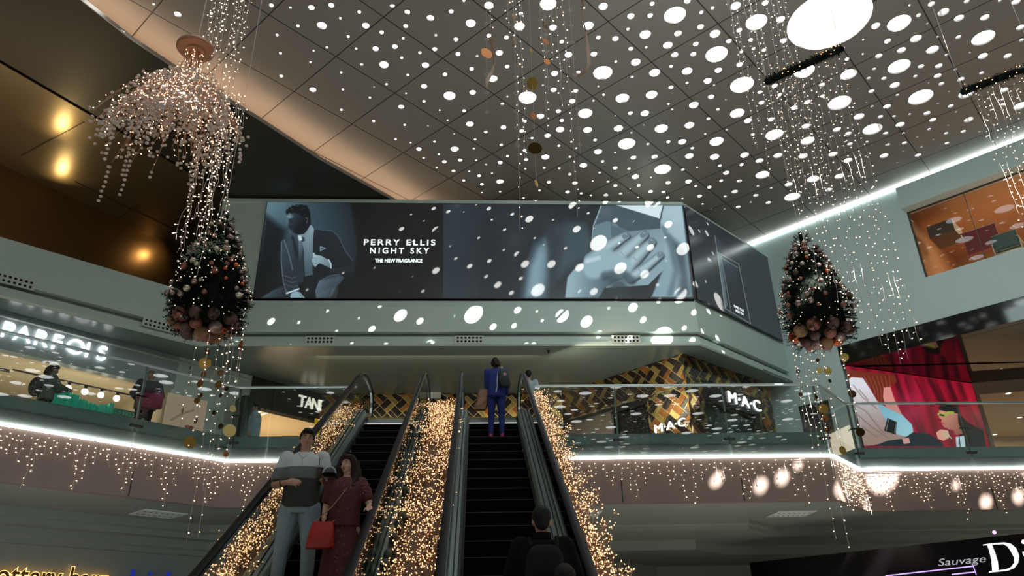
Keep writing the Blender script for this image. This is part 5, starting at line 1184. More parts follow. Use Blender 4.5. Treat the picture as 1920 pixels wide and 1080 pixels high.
# ---- discs, rings and ribbons at the top centre
M_disc = mat('gold_mirror_disc', (0.60, 0.36, 0.08), rough=0.15, metal=0.9); M_discc = mat('copper_disc', (0.45, 0.17, 0.06), rough=0.25, metal=0.8); M_discd = mat('bronze_disc', (0.16, 0.09, 0.03), rough=0.15, metal=0.9)
M_ribbon = mat('sheer_ribbon', (0.30, 0.18, 0.12), rough=0.5)
def disc(c, rr, m_, parent=None, ang=0.0, tilt=0.0, name='disc'):
    mb = MB(); M = Matrix.Rotation(ang, 3, 'Z') @ Matrix.Rotation(tilt, 3, 'X'); n = 28; th = 0.002
    f = [Vector(c)+M @ Vector((rr*math.cos(2*PI*k/n), -th, rr*math.sin(2*PI*k/n))) for k in range(n)]; b = [Vector(c)+M @ Vector((rr*math.cos(2*PI*k/n), th, rr*math.sin(2*PI*k/n))) for k in range(n)]
    mb.add(f+b, [tuple(range(n)), tuple(range(n, 2*n))[::-1]]+[(k, (k+1) % n, n+(k+1) % n, n+k) for k in range(n)]); return mb.build(name, m_, parent)
def strand(px0, px1, py1, y, items, label, cat='hanging ornament', name='disc_strand', ztop=None):
    b = U(px1, py1, y=y); a = Vector((b.x, b.y, 15.8 if ztop is None else ztop)); root = thing(name, label, cat, tuple(b))
    MB().tube([a, b], 0.0025, 4, cap=False).build('thread', M_wirec, root)
    for it in items:
        c = U(px1, it[1], y=y); c.x = b.x
        if it[0] == 'd': disc(c, it[2], it[3], root, it[4], it[5] if len(it) > 5 else 0.0)
        elif it[0] == 'r':
            pts = [c+Vector((it[2]*math.cos(2*PI*k/14), 0.3*it[2]*math.sin(2*PI*k/14), it[2]*math.sin(2*PI*k/14))) for k in range(14)]
            MB().tube(pts, 0.004, 5, closed=True).build('ring', mat('pale_ring', (0.4, 0.37, 0.36), rough=0.3), root)
    return root
strand(0, 1006, 350, 7.7, [('d', 96, 0.035, M_disc, 0.9), ('d', 157, 0.085, M_disc, 0.6, 0.5), ('d', 217, 0.048, M_discc, 0.3), ('d', 278, 0.09, M_discd, 0.0), ('d', 344, 0.045, M_disc, 1.0)], 'thread with five gold and copper discs, the largest dark one over the screen top')
strand(0, 913, 212, 7.7, [('r', 14, 0.028), ('r', 44, 0.026), ('r', 74, 0.026), ('d', 100, 0.085, M_discc, 0.4), ('r', 109, 0.026), ('r', 139, 0.03), ('r', 174, 0.026), ('r', 210, 0.026)], 'thread of small rings with one copper disc, leftmost at top centre')
strand(0, 1088, 288, 8.2, [('r', 20, 0.028), ('r', 48, 0.028), ('r', 80, 0.03), ('r', 110, 0.028), ('r', 141, 0.028), ('r', 173, 0.028), ('r', 206, 0.028), ('r', 240, 0.028), ('r', 272, 0.028)], 'plain thread of small pale rings, rightmost at top centre')
strand(0, 1030, 200, 7.9, [('r', 31, 0.026), ('d', 48, 0.06, M_discd, 0.9), ('r', 65, 0.028), ('d', 78, 0.05, M_discc, 0.5), ('r', 96, 0.026), ('d', 116, 0.05, M_discc, 0.3), ('r', 132, 0.03), ('r', 163, 0.028), ('r', 196, 0.03)], 'thread of rings with three small copper discs, second from right at top centre')
strand(0, 970, 275, 7.9, [('d', 32, 0.05, M_discd, 0.9), ('d', 78, 0.05, M_ribbon, 1.1), ('r', 145, 0.026), ('r', 175, 0.03), ('r', 208, 0.03), ('r', 240, 0.028), ('r', 272, 0.03)], 'thread of rings with two brown discs beside the longest light string')
def ribbon_(pts, y, label):
    P = [U(a, b, y=y+0.15*math.sin(i)) for i, (a, b) in enumerate(pts)]; mb = MB(); w_ = 0.03; n = len(P); vs = []
    for i, p in enumerate(P): a = i*0.9; o = Vector((math.cos(a), math.sin(a), 0))*w_; vs += [p-o, p+o]
    mb.add(vs, [(2*i, 2*i+1, 2*i+3, 2*i+2) for i in range(n-1)]); o = mb.build('ribbon', M_ribbon); md = o.modifiers.new('t', 'SOLIDIFY'); md.thickness = 0.002; tag(o, label, 'ribbon')
ribbon_([(1090, -20), (1092, 20), (1098, 60), (1103, 95), (1105, 120), (1098, 135), (1080, 144)], 8.2, 'sheer brown ribbon curling at the top right of centre')
ribbon_([(920, 70), (924, 95), (927, 118), (922, 135), (914, 150), (912, 165)], 7.7, 'sheer brown ribbon trailing below the leftmost copper disc')

# ---- strands with discs below the two trees
def under(tc, zb, name_side, seed, spots, zlow):
    r = random.Random(seed)
    for k, (px, pyb, discs) in enumerate(spots):
        y = tc.y+r.uniform(-0.3, 0.3); b = U(px, pyb, y=y); root = thing('disc_strand', '', 'hanging ornament', tuple(b), group='bauble strands under the %s tree' % name_side)
        root['label'] = 'thread with %s under %s tree, %s' % ({0: 'no disc', 1: 'one metal disc', 2: 'two metal discs', 3: 'three metal discs', 4: 'four metal discs'}[len(discs)], name_side, ORD[sorted(q_[0] for q_ in spots).index(px)])
        top = Vector((b.x, b.y, zb+0.05)); mb = MB(); string_mesh(mb, top, top.z-b.z, r, step=0.16, rb=0.010, side=0.02, amp=0.008); mb.build('string', [M_wirec, M_bulbw], root)
        for (py, rr, kind) in discs:
            c = U(px, py, y=y); c.x = b.x; disc(c-Vector((0, 0.02, 0)), rr, [M_disc, M_discc, M_discd, mat('yellow_disc', (0.85, 0.68, 0.25), rough=0.25, metal=0.6)][kind], root, r.uniform(-.9, .9))
under(TL, 5.5, 'left', 5, [(338, 800, [(690, .03, 2), (770, .035, 2)]), (352, 860, [(720, .05, 1), (752, .04, 0), (830, .075, 0)]), (368, 790, [(662, .04, 1), (703, .045, 1), (742, .035, 2), (790, .04, 2)]), (382, 700, [(682, .08, 0)]), (390, 850, [(700, .04, 2), (722, .05, 0), (775, .035, 2)]), (404, 870, [(730, .03, 2), (800, .035, 2)]), (414, 745, [(742, .03, 2)]), (422, 870, [(767, .045, 3), (808, .08, 3), (852, .035, 1)]), (438, 740, [(649, .07, 1)]), (350, 1020, []), (372, 1010, [])], 4)
under(TR, 5.7, 'right', 9, [(1500, 720, [(697, .03, 2)]), (1512, 800, [(740, .03, 2)]), (1526, 840, []), (1537, 700, [(695, .05, 3), (676, .03, 2)]), (1547, 830, [(745, .04, 2)]), (1556, 720, [(696, .06, 3), (715, .03, 2)]), (1566, 880, [(767, .075, 0), (784, .05, 1), (807, .03, 2)]), (1580, 850, [(845, .06, 0)]), (1583, 675, [(671, .065, 3)]), (1598, 745, [(739, .06, 2)]), (1613, 815, [(811, .06, 2)]), (1570, 1010, []), (1592, 1025, [])], 4)

# ---- icicle lights along the brown fascia
def icicles(a, b, label, seed, lens, dense=1.0, d=0.085, dz=0.42):
    r = random.Random(seed); a, b = Vector(a), Vector(b); t = (b-a).normalized(); n = Vector((t.y, -t.x)); L = (b-a).length
    root = thing('icicle_light_chain', label, 'fairy lights', (a.x, a.y, 5.12))
    def P(s, z, o=0.0): return Vector((a.x+t.x*s+n.x*(d+o), a.y+t.y*s+n.y*(d+o), z))
    k = int(L/0.3); MB().tube([P(L*i/k, 5.11-0.02*(i % 2)) for i in range(k+1)], 0.004, 4, cap=False).build('main_wire', M_wirec, root)
    s = 0.06; i = 0
    while s < L and i < 100:
        ln = lens[i % len(lens)]*r.uniform(0.85, 1.15); mb = MB(); string_mesh(mb, P(s, 5.11, r.uniform(0, 0.02)), ln, r, step=0.105, rb=0.0125, wire=0.0026, side=0.05, amp=0.02)
        mb.build('light_drop', [M_wirec, M_bulb], root); s += (0.105/dense)*r.uniform(0.8, 1.2); i += 1
IL = [0.30, 0.42, 0.32, 0.55, 0.85, 0.6, 0.35, 0.28]
icicles((-8.75, 12.30), (-5.22, 15.83), 'fairy light fringe on the brown fascia under the left balustrade', 1, IL)
icicles((-5.18, 15.84), (-2.75, 15.84), 'fairy light fringe on the brown fascia left of the left escalator', 2, IL)
icicles((1.45, 15.82), (7.7, 15.80), 'fairy light fringe on the straight brown fascia right of the escalators', 3, [0.35, 0.5, 0.4, 0.7, 0.95, 0.55, 0.3], 0.62)
icicles((7.76, 15.82), (9.06, 17.28), 'dense fairy light fringe on the slanting fascia corner under the right tree', 4, [0.5, 0.75, 0.6, 0.9, 0.7, 0.8], 2.6)
icicles((9.1, 17.3), (14.6, 17.3), 'fairy light fringe on the brown fascia at far right', 5, [0.4, 0.5, 0.45, 0.8, 0.95, 0.6, 0.35], 0.85)

# ---- beds of lit twigs beside the escalators
M_bed = mat('planter_board', (0.11, 0.065, 0.05), rough=0.5); M_greenm = mat('dark_green_cloth', (0.03, 0.06, 0.045), rough=0.6, noise=0.4, nscale=4)
def zinc(y): return 0 if y < YB else min(H2, (y-YB)*T30)
def twig_bed(x0, x1, y0, y1, n, label, seed, base, hgt=(0.16, 0.42), lean=(0, 0), board=True, mask=None, nb=5):
    r = random.Random(seed); root = thing('lit_twig_bed', label, 'light branches', ((x0+x1)/2, y0, zinc(y0)+base))
    if board:
        mb = MB(); w0, w1 = min(x0, x1)-0.02, max(x0, x1)+0.02; pts = [(y, zinc(y)+base) for y in (y0, max(y0, YB+0.01), min(y1, YT), y1)]
        psweep(mb, [(w0, 0), (w1, 0), (w1, -0.1), (w0, -0.1)], pts, closed=True); mb.build('board', M_bed, root)
    tw, bl = MB(), MB()
    for k in range(n):
        y = r.uniform(y0, y1); x = r.uniform(x0, x1)
        if mask and not mask(x, y, r): continue
        p = Vector((x, y, zinc(y)+base)); h = r.uniform(*hgt); d = Vector((r.uniform(-.55, .55)+lean[0], r.uniform(-.8, .3)+lean[1], r.uniform(0.5, 1.0))).normalized(); pts = [p]
        for j in range(4): pts.append(pts[-1]+(d+Vector((r.uniform(-.5, .5), r.uniform(-.5, .5), r.uniform(-.3, .3)))).normalized()*h/4)
        tw.tube(pts, 0.004, 3, cap=False)
        for j in range(nb):
            b = pts[r.randrange(1, 4)].lerp(pts[4], r.random()); dd = Vector((r.uniform(-1, 1), r.uniform(-1, 1), r.uniform(-.4, 1))).normalized(); e = b+dd*r.uniform(0.02, 0.07)
            tw.tube([b, e], 0.003, 3, cap=False); bl.octa(e, 0.0082*r.uniform(0.8, 1.2), 0, dd)
    tw.build('twigs', M_twig, root)['kind'] = 'stuff'; bl.build('fairy_bulbs', M_bulbt, root)['kind'] = 'stuff'
    return root
M_bulbt = glow('twig_bulb', (1.0, 0.60, 0.28), 1.7, 'NONE')
twig_bed(-0.88, -0.46, 6.0, 15.3, 1150, 'broad bed of lit copper twigs rising between the two escalators', 31, 0.05, (0.18, 0.44),
         mask=lambda x, y, r: abs(x+0.67+0.04*math.sin(y*2.2)) > 0.10 or y > 12.5 or r.random() < 0.08)
twig_bed(-2.75, -2.42, 5.5, 15.0, 640, 'bed of lit twigs outside the left glass side of the left escalator', 32, 0.0, (0.15, 0.38), board=True)
twig_bed(1.10, 1.32, 5.4, 15.2, 520, 'narrow bed of lit twigs outside the right glass side of the right escalator', 33, 0.25, (0.15, 0.5), (0.25, 0))
mb = MB()
for k in range(26):
    y = 7.0+k*0.32; rr = 0.05+0.02*math.sin(k*1.7); mb.ell((-0.93+0.02*math.sin(k), y, zinc(y)+0.20+0.03*math.sin(k*2.1)), (0.055, 0.2, 0.07), nu=8, nv=6)
tag(mb.build('fabric_garland', M_greenm, smooth=True), 'dark green cloth garland running up beside the left escalator rail', 'garland')
# ================================================================ PEOPLE
M_skin = mat('skin_tan', (0.42, 0.22, 0.15), rough=0.55, noise=0.08, nscale=12); M_skin2 = mat('skin_light', (0.52, 0.30, 0.22), rough=0.5, noise=0.06, nscale=12)
M_hair = mat('hair_black', (0.010, 0.007, 0.006), rough=0.6, noise=0.5, nscale=30, bump=0.3, spec=0.2); M_hairb = mat('hair_brown', (0.022, 0.011, 0.008), rough=0.6, noise=0.6, nscale=30, bump=0.3, spec=0.2)
M_eye = mat('eye_white', (0.7, 0.68, 0.65), rough=0.2); M_iris = mat('eye_dark', (0.02, 0.012, 0.01), rough=0.15); M_lip = mat('lips', (0.36, 0.10, 0.09), rough=0.4)
M_lash = mat('brow_dark', (0.015, 0.01, 0.008), rough=0.7)
def finish(mb, name, m, root, vox, smooth_it=3):
    o = mb.build(name, m, root, smooth=True)
    a = o.modifiers.new('fuse', 'REMESH'); a.mode = 'VOXEL'; a.voxel_size = vox; a.use_smooth_shade = True
    if smooth_it: b = o.modifiers.new('soften', 'SMOOTH'); b.iterations = smooth_it; b.factor = 0.5
    return o
def lim(mb, pts, rs, n=12):
    """tapered limb with rounded ends"""
    P = [Vector(p) for p in pts]; out, R_ = [P[0]], [rs[0]]
    for i in range(1, len(P)):
        for t in (0.25, 0.5, 0.75, 1.0): out.append(P[i-1].lerp(P[i], t)); R_.append(rs[i-1]*(1-t)+rs[i]*t)
    mb.tube(out, R_, n)
    for p, r_ in zip(P, rs): mb.ell(p, r_*0.995, nu=12, nv=8)
def ringloft(mb, rows, n=24, off=lambda z: (0, 0), sup=2.3):
    R_ = []
    for z, rx, ry, *c in rows:
        cx, cy = (c+[0, 0])[:2] if c else (0, 0)
        R_.append([Vector((cx+rx*math.copysign(abs(math.cos(a))**(2/sup), math.cos(a)), cy+ry*math.copysign(abs(math.sin(a))**(2/sup), math.sin(a)), z)) for a in [2*PI*k/n for k in range(n)]])
    mb.loft(R_)
def hand(mb, wr, d, pn, side, curl=0.5, s=1.0, spread=0.12):
    """palm, five separate bent fingers; d = direction of the fingers, pn = palm normal (towards the palm side)"""
    wr, d, pn = Vector(wr), Vector(d).normalized(), Vector(pn).normalized(); pn = (pn-d*pn.dot(d)).normalized(); ac = d.cross(pn)*side   # towards the little finger
    M = Matrix((ac, pn, d)).transposed()
    mb.ell(wr+d*0.045*s, (0.040*s, 0.017*s, 0.052*s), nu=14, nv=10, M=M)
    for i, (L_, r_) in enumerate(((0.072, 0.0088), (0.080, 0.0092), (0.075, 0.0088), (0.060, 0.0078))):
        o = (i-1.5)*0.0205*s; p = wr+d*(0.085-0.004*abs(i-1))*s+ac*o; dd = (d+ac*spread*(i-1.5)*0.6).normalized(); pts = [p-d*0.02*s, p]; c = curl*(1+0.12*i)
        for j, f in enumerate((0.42, 0.32, 0.26)):
            an = c*(j+0.7)*0.62; v = dd*math.cos(an)+pn*math.sin(an); pts.append(pts[-1]+v*L_*f*s)
        lim(mb, pts, [r_*s*k for k in (1.1, 1.08, 1.0, 0.92, 0.8)], 8)
    p = wr+d*0.022*s-ac*0.030*s; v = (d*0.62-ac*0.62+pn*0.45).normalized(); q = p+v*0.036*s; v2 = (d*0.9-ac*0.15+pn*(0.3+curl*0.5)).normalized(); q2 = q+v2*0.030*s
    lim(mb, [p-v*0.01, p, q, q2, q2+(v2+pn*0.2).normalized()*0.022*s], [0.013*s, 0.0135*s, 0.0115*s, 0.0105*s, 0.009*s], 8)
def person(label, loc, rz, H, P, skin, outfit, vox=0.009, headrot=(0, 0, 0), face=True):
    root = thing('person', label, 'person', loc, rz, local=True)
    s = H/1.75
    J = dict(shL=(.18, 0, 1.43), shR=(-.18, 0, 1.43), elL=(.24, .02, 1.15), elR=(-.24, .02, 1.15), wrL=(.25, -.06, .92), wrR=(-.25, -.06, .92), hiL=(.09, 0, .92), hiR=(-.09, 0, .92), knL=(.10, -.02, .50), knR=(-.10, -.02, .50), anL=(.10, .03, .09), anR=(-.10, .03, .09))
    J.update(P.get('J', {})); V_ = lambda k: Vector(J[k])
    fem = P.get('fem', False); w_ = 0.88 if fem else 1.0; bulk = P.get('bulk', 1.0)
    def sc_(mb): mb.v = [(v[0]*s, v[1]*s, v[2]*s) for v in mb.v]; return mb
    # body
    b = MB()
    tor = [(0.86, .15, .11), (0.95, .165, .115), (1.08, .135, .10), (1.22, .15, .11), (1.34, .165, .11), (1.42, .155, .09), (1.47, .085, .065), (1.50, .055, .055)]
    ringloft(b, [(z, rx*w_*bulk, ry*bulk) for z, rx, ry in tor])
    lim(b, [(0, 0.005, 1.44), (0, -0.004, 1.56)], [0.056*w_, 0.052*w_])
    for q in 'LR':
        lim(b, [V_('sh'+q), V_('el'+q), V_('wr'+q)], [0.052*w_*bulk, 0.040*w_*bulk, 0.025*w_]); lim(b, [V_('hi'+q), V_('kn'+q), V_('an'+q)], [0.085*bulk, 0.055, 0.036])
        a = V_('an'+q); lim(b, [a+Vector((0, 0.02, -0.04)), a+Vector((0, -0.14, -0.065))], [0.034, 0.024])
        hd = P.get('hand'+q, {}); fd = Vector(hd.get('d', (V_('wr'+q)-V_('el'+q)))); sd = 1 if q == 'L' else -1
        hand(b, V_('wr'+q), fd, hd.get('n', (-sd, 0, 0)), hd.get('side', sd), hd.get('curl', 0.45), w_*1.02)
    piv = Vector((0, 0, 1.55)); HR = Matrix.Rotation(headrot[2], 3, 'Z') @ Matrix.Rotation(headrot[0], 3, 'X') @ Matrix.Rotation(headrot[1], 3, 'Y')
    hs = 0.95 if fem else 1.0
    def HT(v): v = Vector(v)-Vector((0, 0, 1.55)); return piv+HR @ (v*hs)
    def head_add(mb, fn):
        t = MB(); fn(t); mb.add([HT(v) for v in t.v], t.f)
    def skull(t):
        t.ell((0, .008, 1.655), (.074, .094, .097), nu=24, nv=16); t.ell((0, -.022, 1.60), (.058, .068, .068), nu=20, nv=14); t.ell((0, -.052, 1.560), (.032, .034, .026), nu=16, nv=10)
        t.tube([(0, -.088, 1.655), (0, -.100, 1.635), (0, -.110, 1.616), (0, -.098, 1.604)], [.0075, .009, .0105, .008], 10); t.ell((.0095, -.095, 1.609), .0068); t.ell((-.0095, -.095, 1.609), .0068)
        for x in (-1, 1): t.ell((x*.076, .012, 1.632), (.010, .018, .030), nu=10, nv=8); t.ell((x*.032, -.077, 1.668), (.024, .012, .008)); t.ell((x*.036, -.062, 1.61), (.024, .022, .024))
        t.ell((0, -.086, 1.580), (.022, .010, .007))
    head_add(b, skull); sc_(b); finish(b, 'body', skin, root, vox, 2)
    if face:
        for x in (-1, 1):
            e = MB(); e.ell(HT((x*.032, -.081, 1.648)), (.0125, .008, .0056), nu=12, nv=8); e.ell(HT((x*.032, -.0885, 1.648)), (.0054, .003, .0052), 1, nu=10, nv=6); sc_(e).build('eye', [M_eye, M_iris], root, smooth=True)
            e = MB(); e.tube([HT((x*.014, -.096, 1.668)), HT((x*.032, -.095, 1.674)), HT((x*.052, -.082, 1.668))], [.0035, .004, .002], 6); sc_(e).build('eyebrow', M_lash, root, smooth=True)
        e = MB(); e.ell(HT((0, -.0945, 1.584)), (.021, .006, .0042), nu=14, nv=6); e.ell(HT((0, -.0945, 1.576)), (.018, .006, .005), nu=14, nv=6); sc_(e).build('lips', M_lip, root, smooth=True)
    # hair
    hr = outfit.get('hair', 'short'); h = MB(); rr = random.Random(4)
    def hair_short(t):
        t.ell((0, .022, 1.680), (.082, .098, .088), nu=24, nv=16); t.ell((0, -.045, 1.722), (.062, .050, .036), nu=20, nv=12); t.ell((0, .06, 1.63), (.066, .052, .07), nu=16, nv=12)
        for k in range(40): a = rr.uniform(0, 2*PI); q = rr.uniform(0, .9); t.ell((.07*math.cos(a)*q, .01+.085*math.sin(a)*q, 1.765-.03*q*q), (.014, .018, .010), nu=8, nv=6)
        for x in (-1, 1): t.ell((x*.073, -.012, 1.665), (.009, .024, .034), nu=10, nv=8)
    def hair_long(t):
        hair_short(t)
        for x in (-1, 1):
            t.tube([(x*.055, -.058, 1.735), (x*.082, -.035, 1.69), (x*.088, .0, 1.62), (x*.098, .01, 1.54), (x*.11, -.01, 1.45), (x*.115, -.055, 1.36), (x*.10, -.07, 1.27)], [.024, .032, .040, .046, .050, .044, .016], 12)
            t.tube([(x*.04, .075, 1.70), (x*.055, .09, 1.58), (x*.07, .10, 1.45), (x*.075, .10, 1.34), (x*.06, .09, 1.26)], [.05, .062, .066, .055, .02], 12)
        t.tube([(0, .08, 1.70), (0, .105, 1.55), (0, .115, 1.40), (0, .11, 1.27)], [.06, .07, .07, .03], 12)
    def hair_mid(t):
        hair_short(t)
        for x in (-1, 1): t.tube([(x*.06, -.03, 1.72), (x*.08, .01, 1.64), (x*.07, .04, 1.54), (x*.055, .06, 1.49)], [.026, .034, .036, .02], 12)
        t.tube([(0, .07, 1.70), (0, .095, 1.58), (0, .095, 1.46)], [.06, .072, .05], 14)
    if hr != 'none':
        head_add(h, {'short': hair_short, 'long': hair_long, 'mid': hair_mid}[hr]); sc_(h); finish(h, 'hair', outfit.get('hair_mat', M_hair), root, 0.008 if vox < 0.011 else 0.012, 1)
    # clothes
    k_ = bulk
    c = MB()
    top = outfit['top']; zlo = top.get('z', 0.90); lr = top.get('loose', 0.022)
    rows = [r_ for r_ in [(zlo, .163, .118), (0.98, .163, .118), (1.08, .155, .115), (1.22, .165, .12), (1.34, .175, .118), (1.42, .163, .098), (1.465, .10, .08), (1.485, .078, .070)]]
    ringloft(c, [(z, (rx*w_)*k_+lr*0.6, ry*k_+lr*0.6, 0, 0) for z, rx, ry in rows])
    for q in 'LR':
        a, e, w2 = V_('sh'+q), V_('el'+q), V_('wr'+q); R0 = 0.060*w_*k_+lr*0.5
        if top['sleeve'] == 'short': lim(c, [a-(e-a)*0.02, a.lerp(e, top.get('len', 0.62))], [R0, R0*0.98])
        elif top['sleeve'] == 'long': lim(c, [a, e, e.lerp(w2, 0.93)], [R0, R0*0.85, R0*0.62])
    sc_(c); finish(c, top['name'], top['mat'], root, vox*1.25, 3)
    bt = outfit['bottom']; c = MB()
    if bt['kind'] == 'trousers':
        ringloft(c, [(0.84, .165*w_*k_, .12*k_), (0.92, .168*w_*k_, .122*k_), (1.0, .155*w_*k_+.004, .112*k_+.004)])
        for q in 'LR':
            a, e, w2 = V_('hi'+q), V_('kn'+q), V_('an'+q); lim(c, [a+Vector((0, 0, -.02)), e, w2+Vector((0, -0.01, 0.0))], [0.098*k_*bt.get('w', 1), 0.070*bt.get('w', 1), 0.058*bt.get('w', 1)])
    else:
        ringloft(c, [(bt['hem'], .235, .20), (0.55, .215, .175), (0.75, .195, .155), (0.9, .175, .135), (1.04, .15, .12), (1.14, .14, .112)], 32)
        c.v = [(v[0]*(1+0.05*math.sin(8*math.atan2(v[1], v[0]))*(1.1-v[2])), v[1]*(1+0.06*math.sin(8*math.atan2(v[1], v[0]))*(1.1-v[2])), v[2]) for v in c.v]
    sc_(c); finish(c, bt['name'], bt['mat'], root, vox*1.25, 3)
    for q in 'LR':
        c = MB(); a = V_('an'+q); lim(c, [a+Vector((0, 0.025, -.045)), a+Vector((0, -0.07, -.05)), a+Vector((0, -0.15, -.058))], [.040, .037, .030]); lim(c, [a+Vector((0, .02, -.02)), a+Vector((0, .02, -.05))], [.040, .040]); sc_(c)
        zmin = min(v[2] for v in c.v); c.v = [(v[0], v[1], max(v[2], 0.004)) for v in c.v]
        sh = finish(c, 'shoe', outfit['shoe'], root, 0.01, 2)
        if outfit.get('sole'):
            c = MB(); c.tube([a+Vector((0, .05, -.075)), a+Vector((0, -.17, -.075))], [.040, .032], 12); c.v = [(v[0]*s, v[1]*s, min(.028, max(.002, v[2]*s))) for v in c.v]; o = c.build('sole', outfit['sole'], root)
    return root, (lambda p: Vector(p)*s), HT, s
def child(root, mb, name, m, vox=None, it=2):
    o = finish(mb, name, m, root, vox, it) if vox else mb.build(name, m, root, smooth=True)
    return o
def band_mat(name, stops, rough=0.7):          # woven colour bands by height of the garment
    m = mat(name, (0.5, 0.5, 0.5), rough=rough); nt = m.node_tree; b = nt.nodes['Principled BSDF']
    tc = nt.nodes.new('ShaderNodeTexCoord'); sp = nt.nodes.new('ShaderNodeSeparateXYZ'); rp = nt.nodes.new('ShaderNodeValToRGB'); ml = nt.nodes.new('ShaderNodeMath'); ml.operation = 'MULTIPLY'; ml.inputs[1].default_value = 0.5
    nt.links.new(tc.outputs['Object'], sp.inputs[0]); nt.links.new(sp.outputs['Z'], ml.inputs[0]); nt.links.new(ml.outputs[0], rp.inputs[0])
    rp.color_ramp.interpolation = 'CONSTANT'; el = rp.color_ramp.elements
    while len(el) > 1: el.remove(el[-1])
    el[0].position = 0; el[0].color = tuple(stops[0][1])+(1,)
    for z, c in stops[1:]: e = el.new(z/2); e.color = tuple(c)+(1,)
    nt.links.new(rp.outputs[0], b.inputs['Base Color']); return m
M_jean = mat('denim_grey_blue', (0.24, 0.31, 0.35), rough=0.8, noise=0.25, nscale=8, bump=0.2)
M_shoe = mat('shoe_dark', (0.03, 0.03, 0.03), rough=0.5); M_black = mat('black_cloth', (0.006, 0.006, 0.007), rough=0.9, noise=0.3, nscale=10, spec=0.08)
def tread(k): return k*0.395*T30
# ---- the man in the polo shirt
polo = band_mat('polo_fabric', [(0, (0.03, 0.032, 0.028)), (1.205, (0.12, 0.14, 0.14)), (1.335, (0.48, 0.51, 0.53))])
root, S, HT, s = person('man in glasses and a white, grey and black polo shirt, facing down the left escalator', (-1.885, 8.28, tread(9)), 0.06, 1.77,
    dict(bulk=1.12, J=dict(shL=(.19, 0, 1.43), shR=(-.19, 0, 1.43), elR=(-.285, .0, 1.15), wrR=(-.12, -.24, 1.13), elL=(.27, -.02, 1.15), wrL=(.235, -.24, 1.16), hiL=(.10, 0, .92), hiR=(-.10, 0, .92), knL=(.13, -.03, .5), knR=(-.14, -.03, .5), anL=(.14, .02, .09), anR=(-.17, .02, .09)),
         handR=dict(d=(1, -.35, -.05), n=(0, 0.9, -0.4), curl=0.75), handL=dict(d=(.05, -.6, .8), n=(-1, -.1, 0), curl=0.95)),
    M_skin, dict(hair='short', top=dict(name='polo_shirt', mat=polo, sleeve='short', len=0.72, z=0.90, loose=0.03), bottom=dict(kind='trousers', name='jeans', mat=M_jean, w=1.12), shoe=M_shoe), vox=0.0075, headrot=(0.02, 0.0, 0.22))
g = MB()
for x in (-1, 1):
    pts = [HT((x*.034+.026*math.cos(a), -.104+.006*abs(math.cos(a)), 1.645+.020*math.sin(a)))*s for a in [2*PI*k/18 for k in range(18)]]; g.tube(pts, .0018, 5, closed=True); g.tube([HT((x*.060, -.098, 1.650))*s, HT((x*.080, -.04, 1.652))*s, HT((x*.082, .015, 1.645))*s], .0018, 5)
g.tube([HT((-.009, -.106, 1.648))*s, HT((.009, -.106, 1.648))*s], .0018, 5); g.build('glasses', mat('thin_metal_frame', (0.3, 0.25, 0.2), rough=0.3, metal=0.8), root)
c = MB(); c.tube([S((-.062, -.075, 1.475)), S((-.03, -.105, 1.45)), S((0, -.125, 1.41)), S((.03, -.105, 1.45)), S((.062, -.075, 1.475)), S((.07, .03, 1.50)), S((0, .075, 1.51)), S((-.07, .03, 1.50))], .017, 8, closed=True); child(root, c, 'collar', mat('polo_white', (0.5, 0.53, 0.55), rough=0.7))
c = MB(); c.tube([S((0, -.135, 1.42)), S((0, -.150, 1.33))], .004, 6); child(root, c, 'placket', M_signwall)
c = MB(); c.tube([S((-.185+.034*math.cos(a)*0.6, -.165+.034*math.cos(a)*0.7, 1.14+.034*math.sin(a))) for a in [2*PI*k/12 for k in range(12)]], .006, 6, closed=True); child(root, c, 'watch', M_blackp)
def W(root, p): return Matrix.Translation(root.location) @ Matrix.Rotation(root.rotation_euler[2], 4, 'Z') @ Vector(p)
cw = W(root, S((.215, -.345, 1.20)))
cp = thing('drink_cup', 'dark lidded drink cup with a straw held by the man in the polo shirt', 'cup', tuple(cw))
MB().lathe([(.028, -.05), (.036, .06)], cw, 20).build('cup_body', mat('cup_plastic_dark', (0.05, 0.035, 0.03), rough=0.2), cp, smooth=True)
MB().lathe([(.039, .06), (.039, .066), (.034, .085), (.005, .09)], cw, 20).build('lid', mat('cup_lid', (0.30, 0.32, 0.34), rough=0.2), cp, smooth=True)
MB().tube([cw+Vector((0, 0, .05)), cw+Vector((-.01, 0, .17))], .004, 6).build('straw', M_blackp, cp)
cw = W(root, S((.31, -.27, 1.205)))
cap = thing('baseball_cap', 'dark cap with white stripes held between the man and the woman', 'cap', tuple(cw))
mb = MB(); rows = []
for i in range(7):
    a = i/6*PI/2; rows.append([cw+Vector((.085*math.cos(a)*math.cos(t), .10*math.cos(a)*math.sin(t), .085*math.sin(a)-.01)) for t in [2*PI*k/20 for k in range(20)]])
mb.loft(rows); mb.build('crown', mat('cap_dark', (0.035, 0.04, 0.045), rough=0.7), cap, smooth=True)
mb = MB(); mb.ell(cw+Vector((.02, -.10, -.012)), (.075, .07, .008), nu=18, nv=6); mb.build('visor', M_black, cap, smooth=True)
for a0 in (0.5, 2.2):
    mb = MB(); mb.tube([cw+Vector((.087*math.cos(a)*math.cos(a0), .102*math.cos(a)*math.sin(a0)*-1, .087*math.sin(a)-.01)) for a in [k*PI/2/8 for k in range(9)]], .010, 6); mb.build('stripe', mat('cap_stripe', (0.4, 0.42, 0.45), rough=0.7), cap, smooth=True)
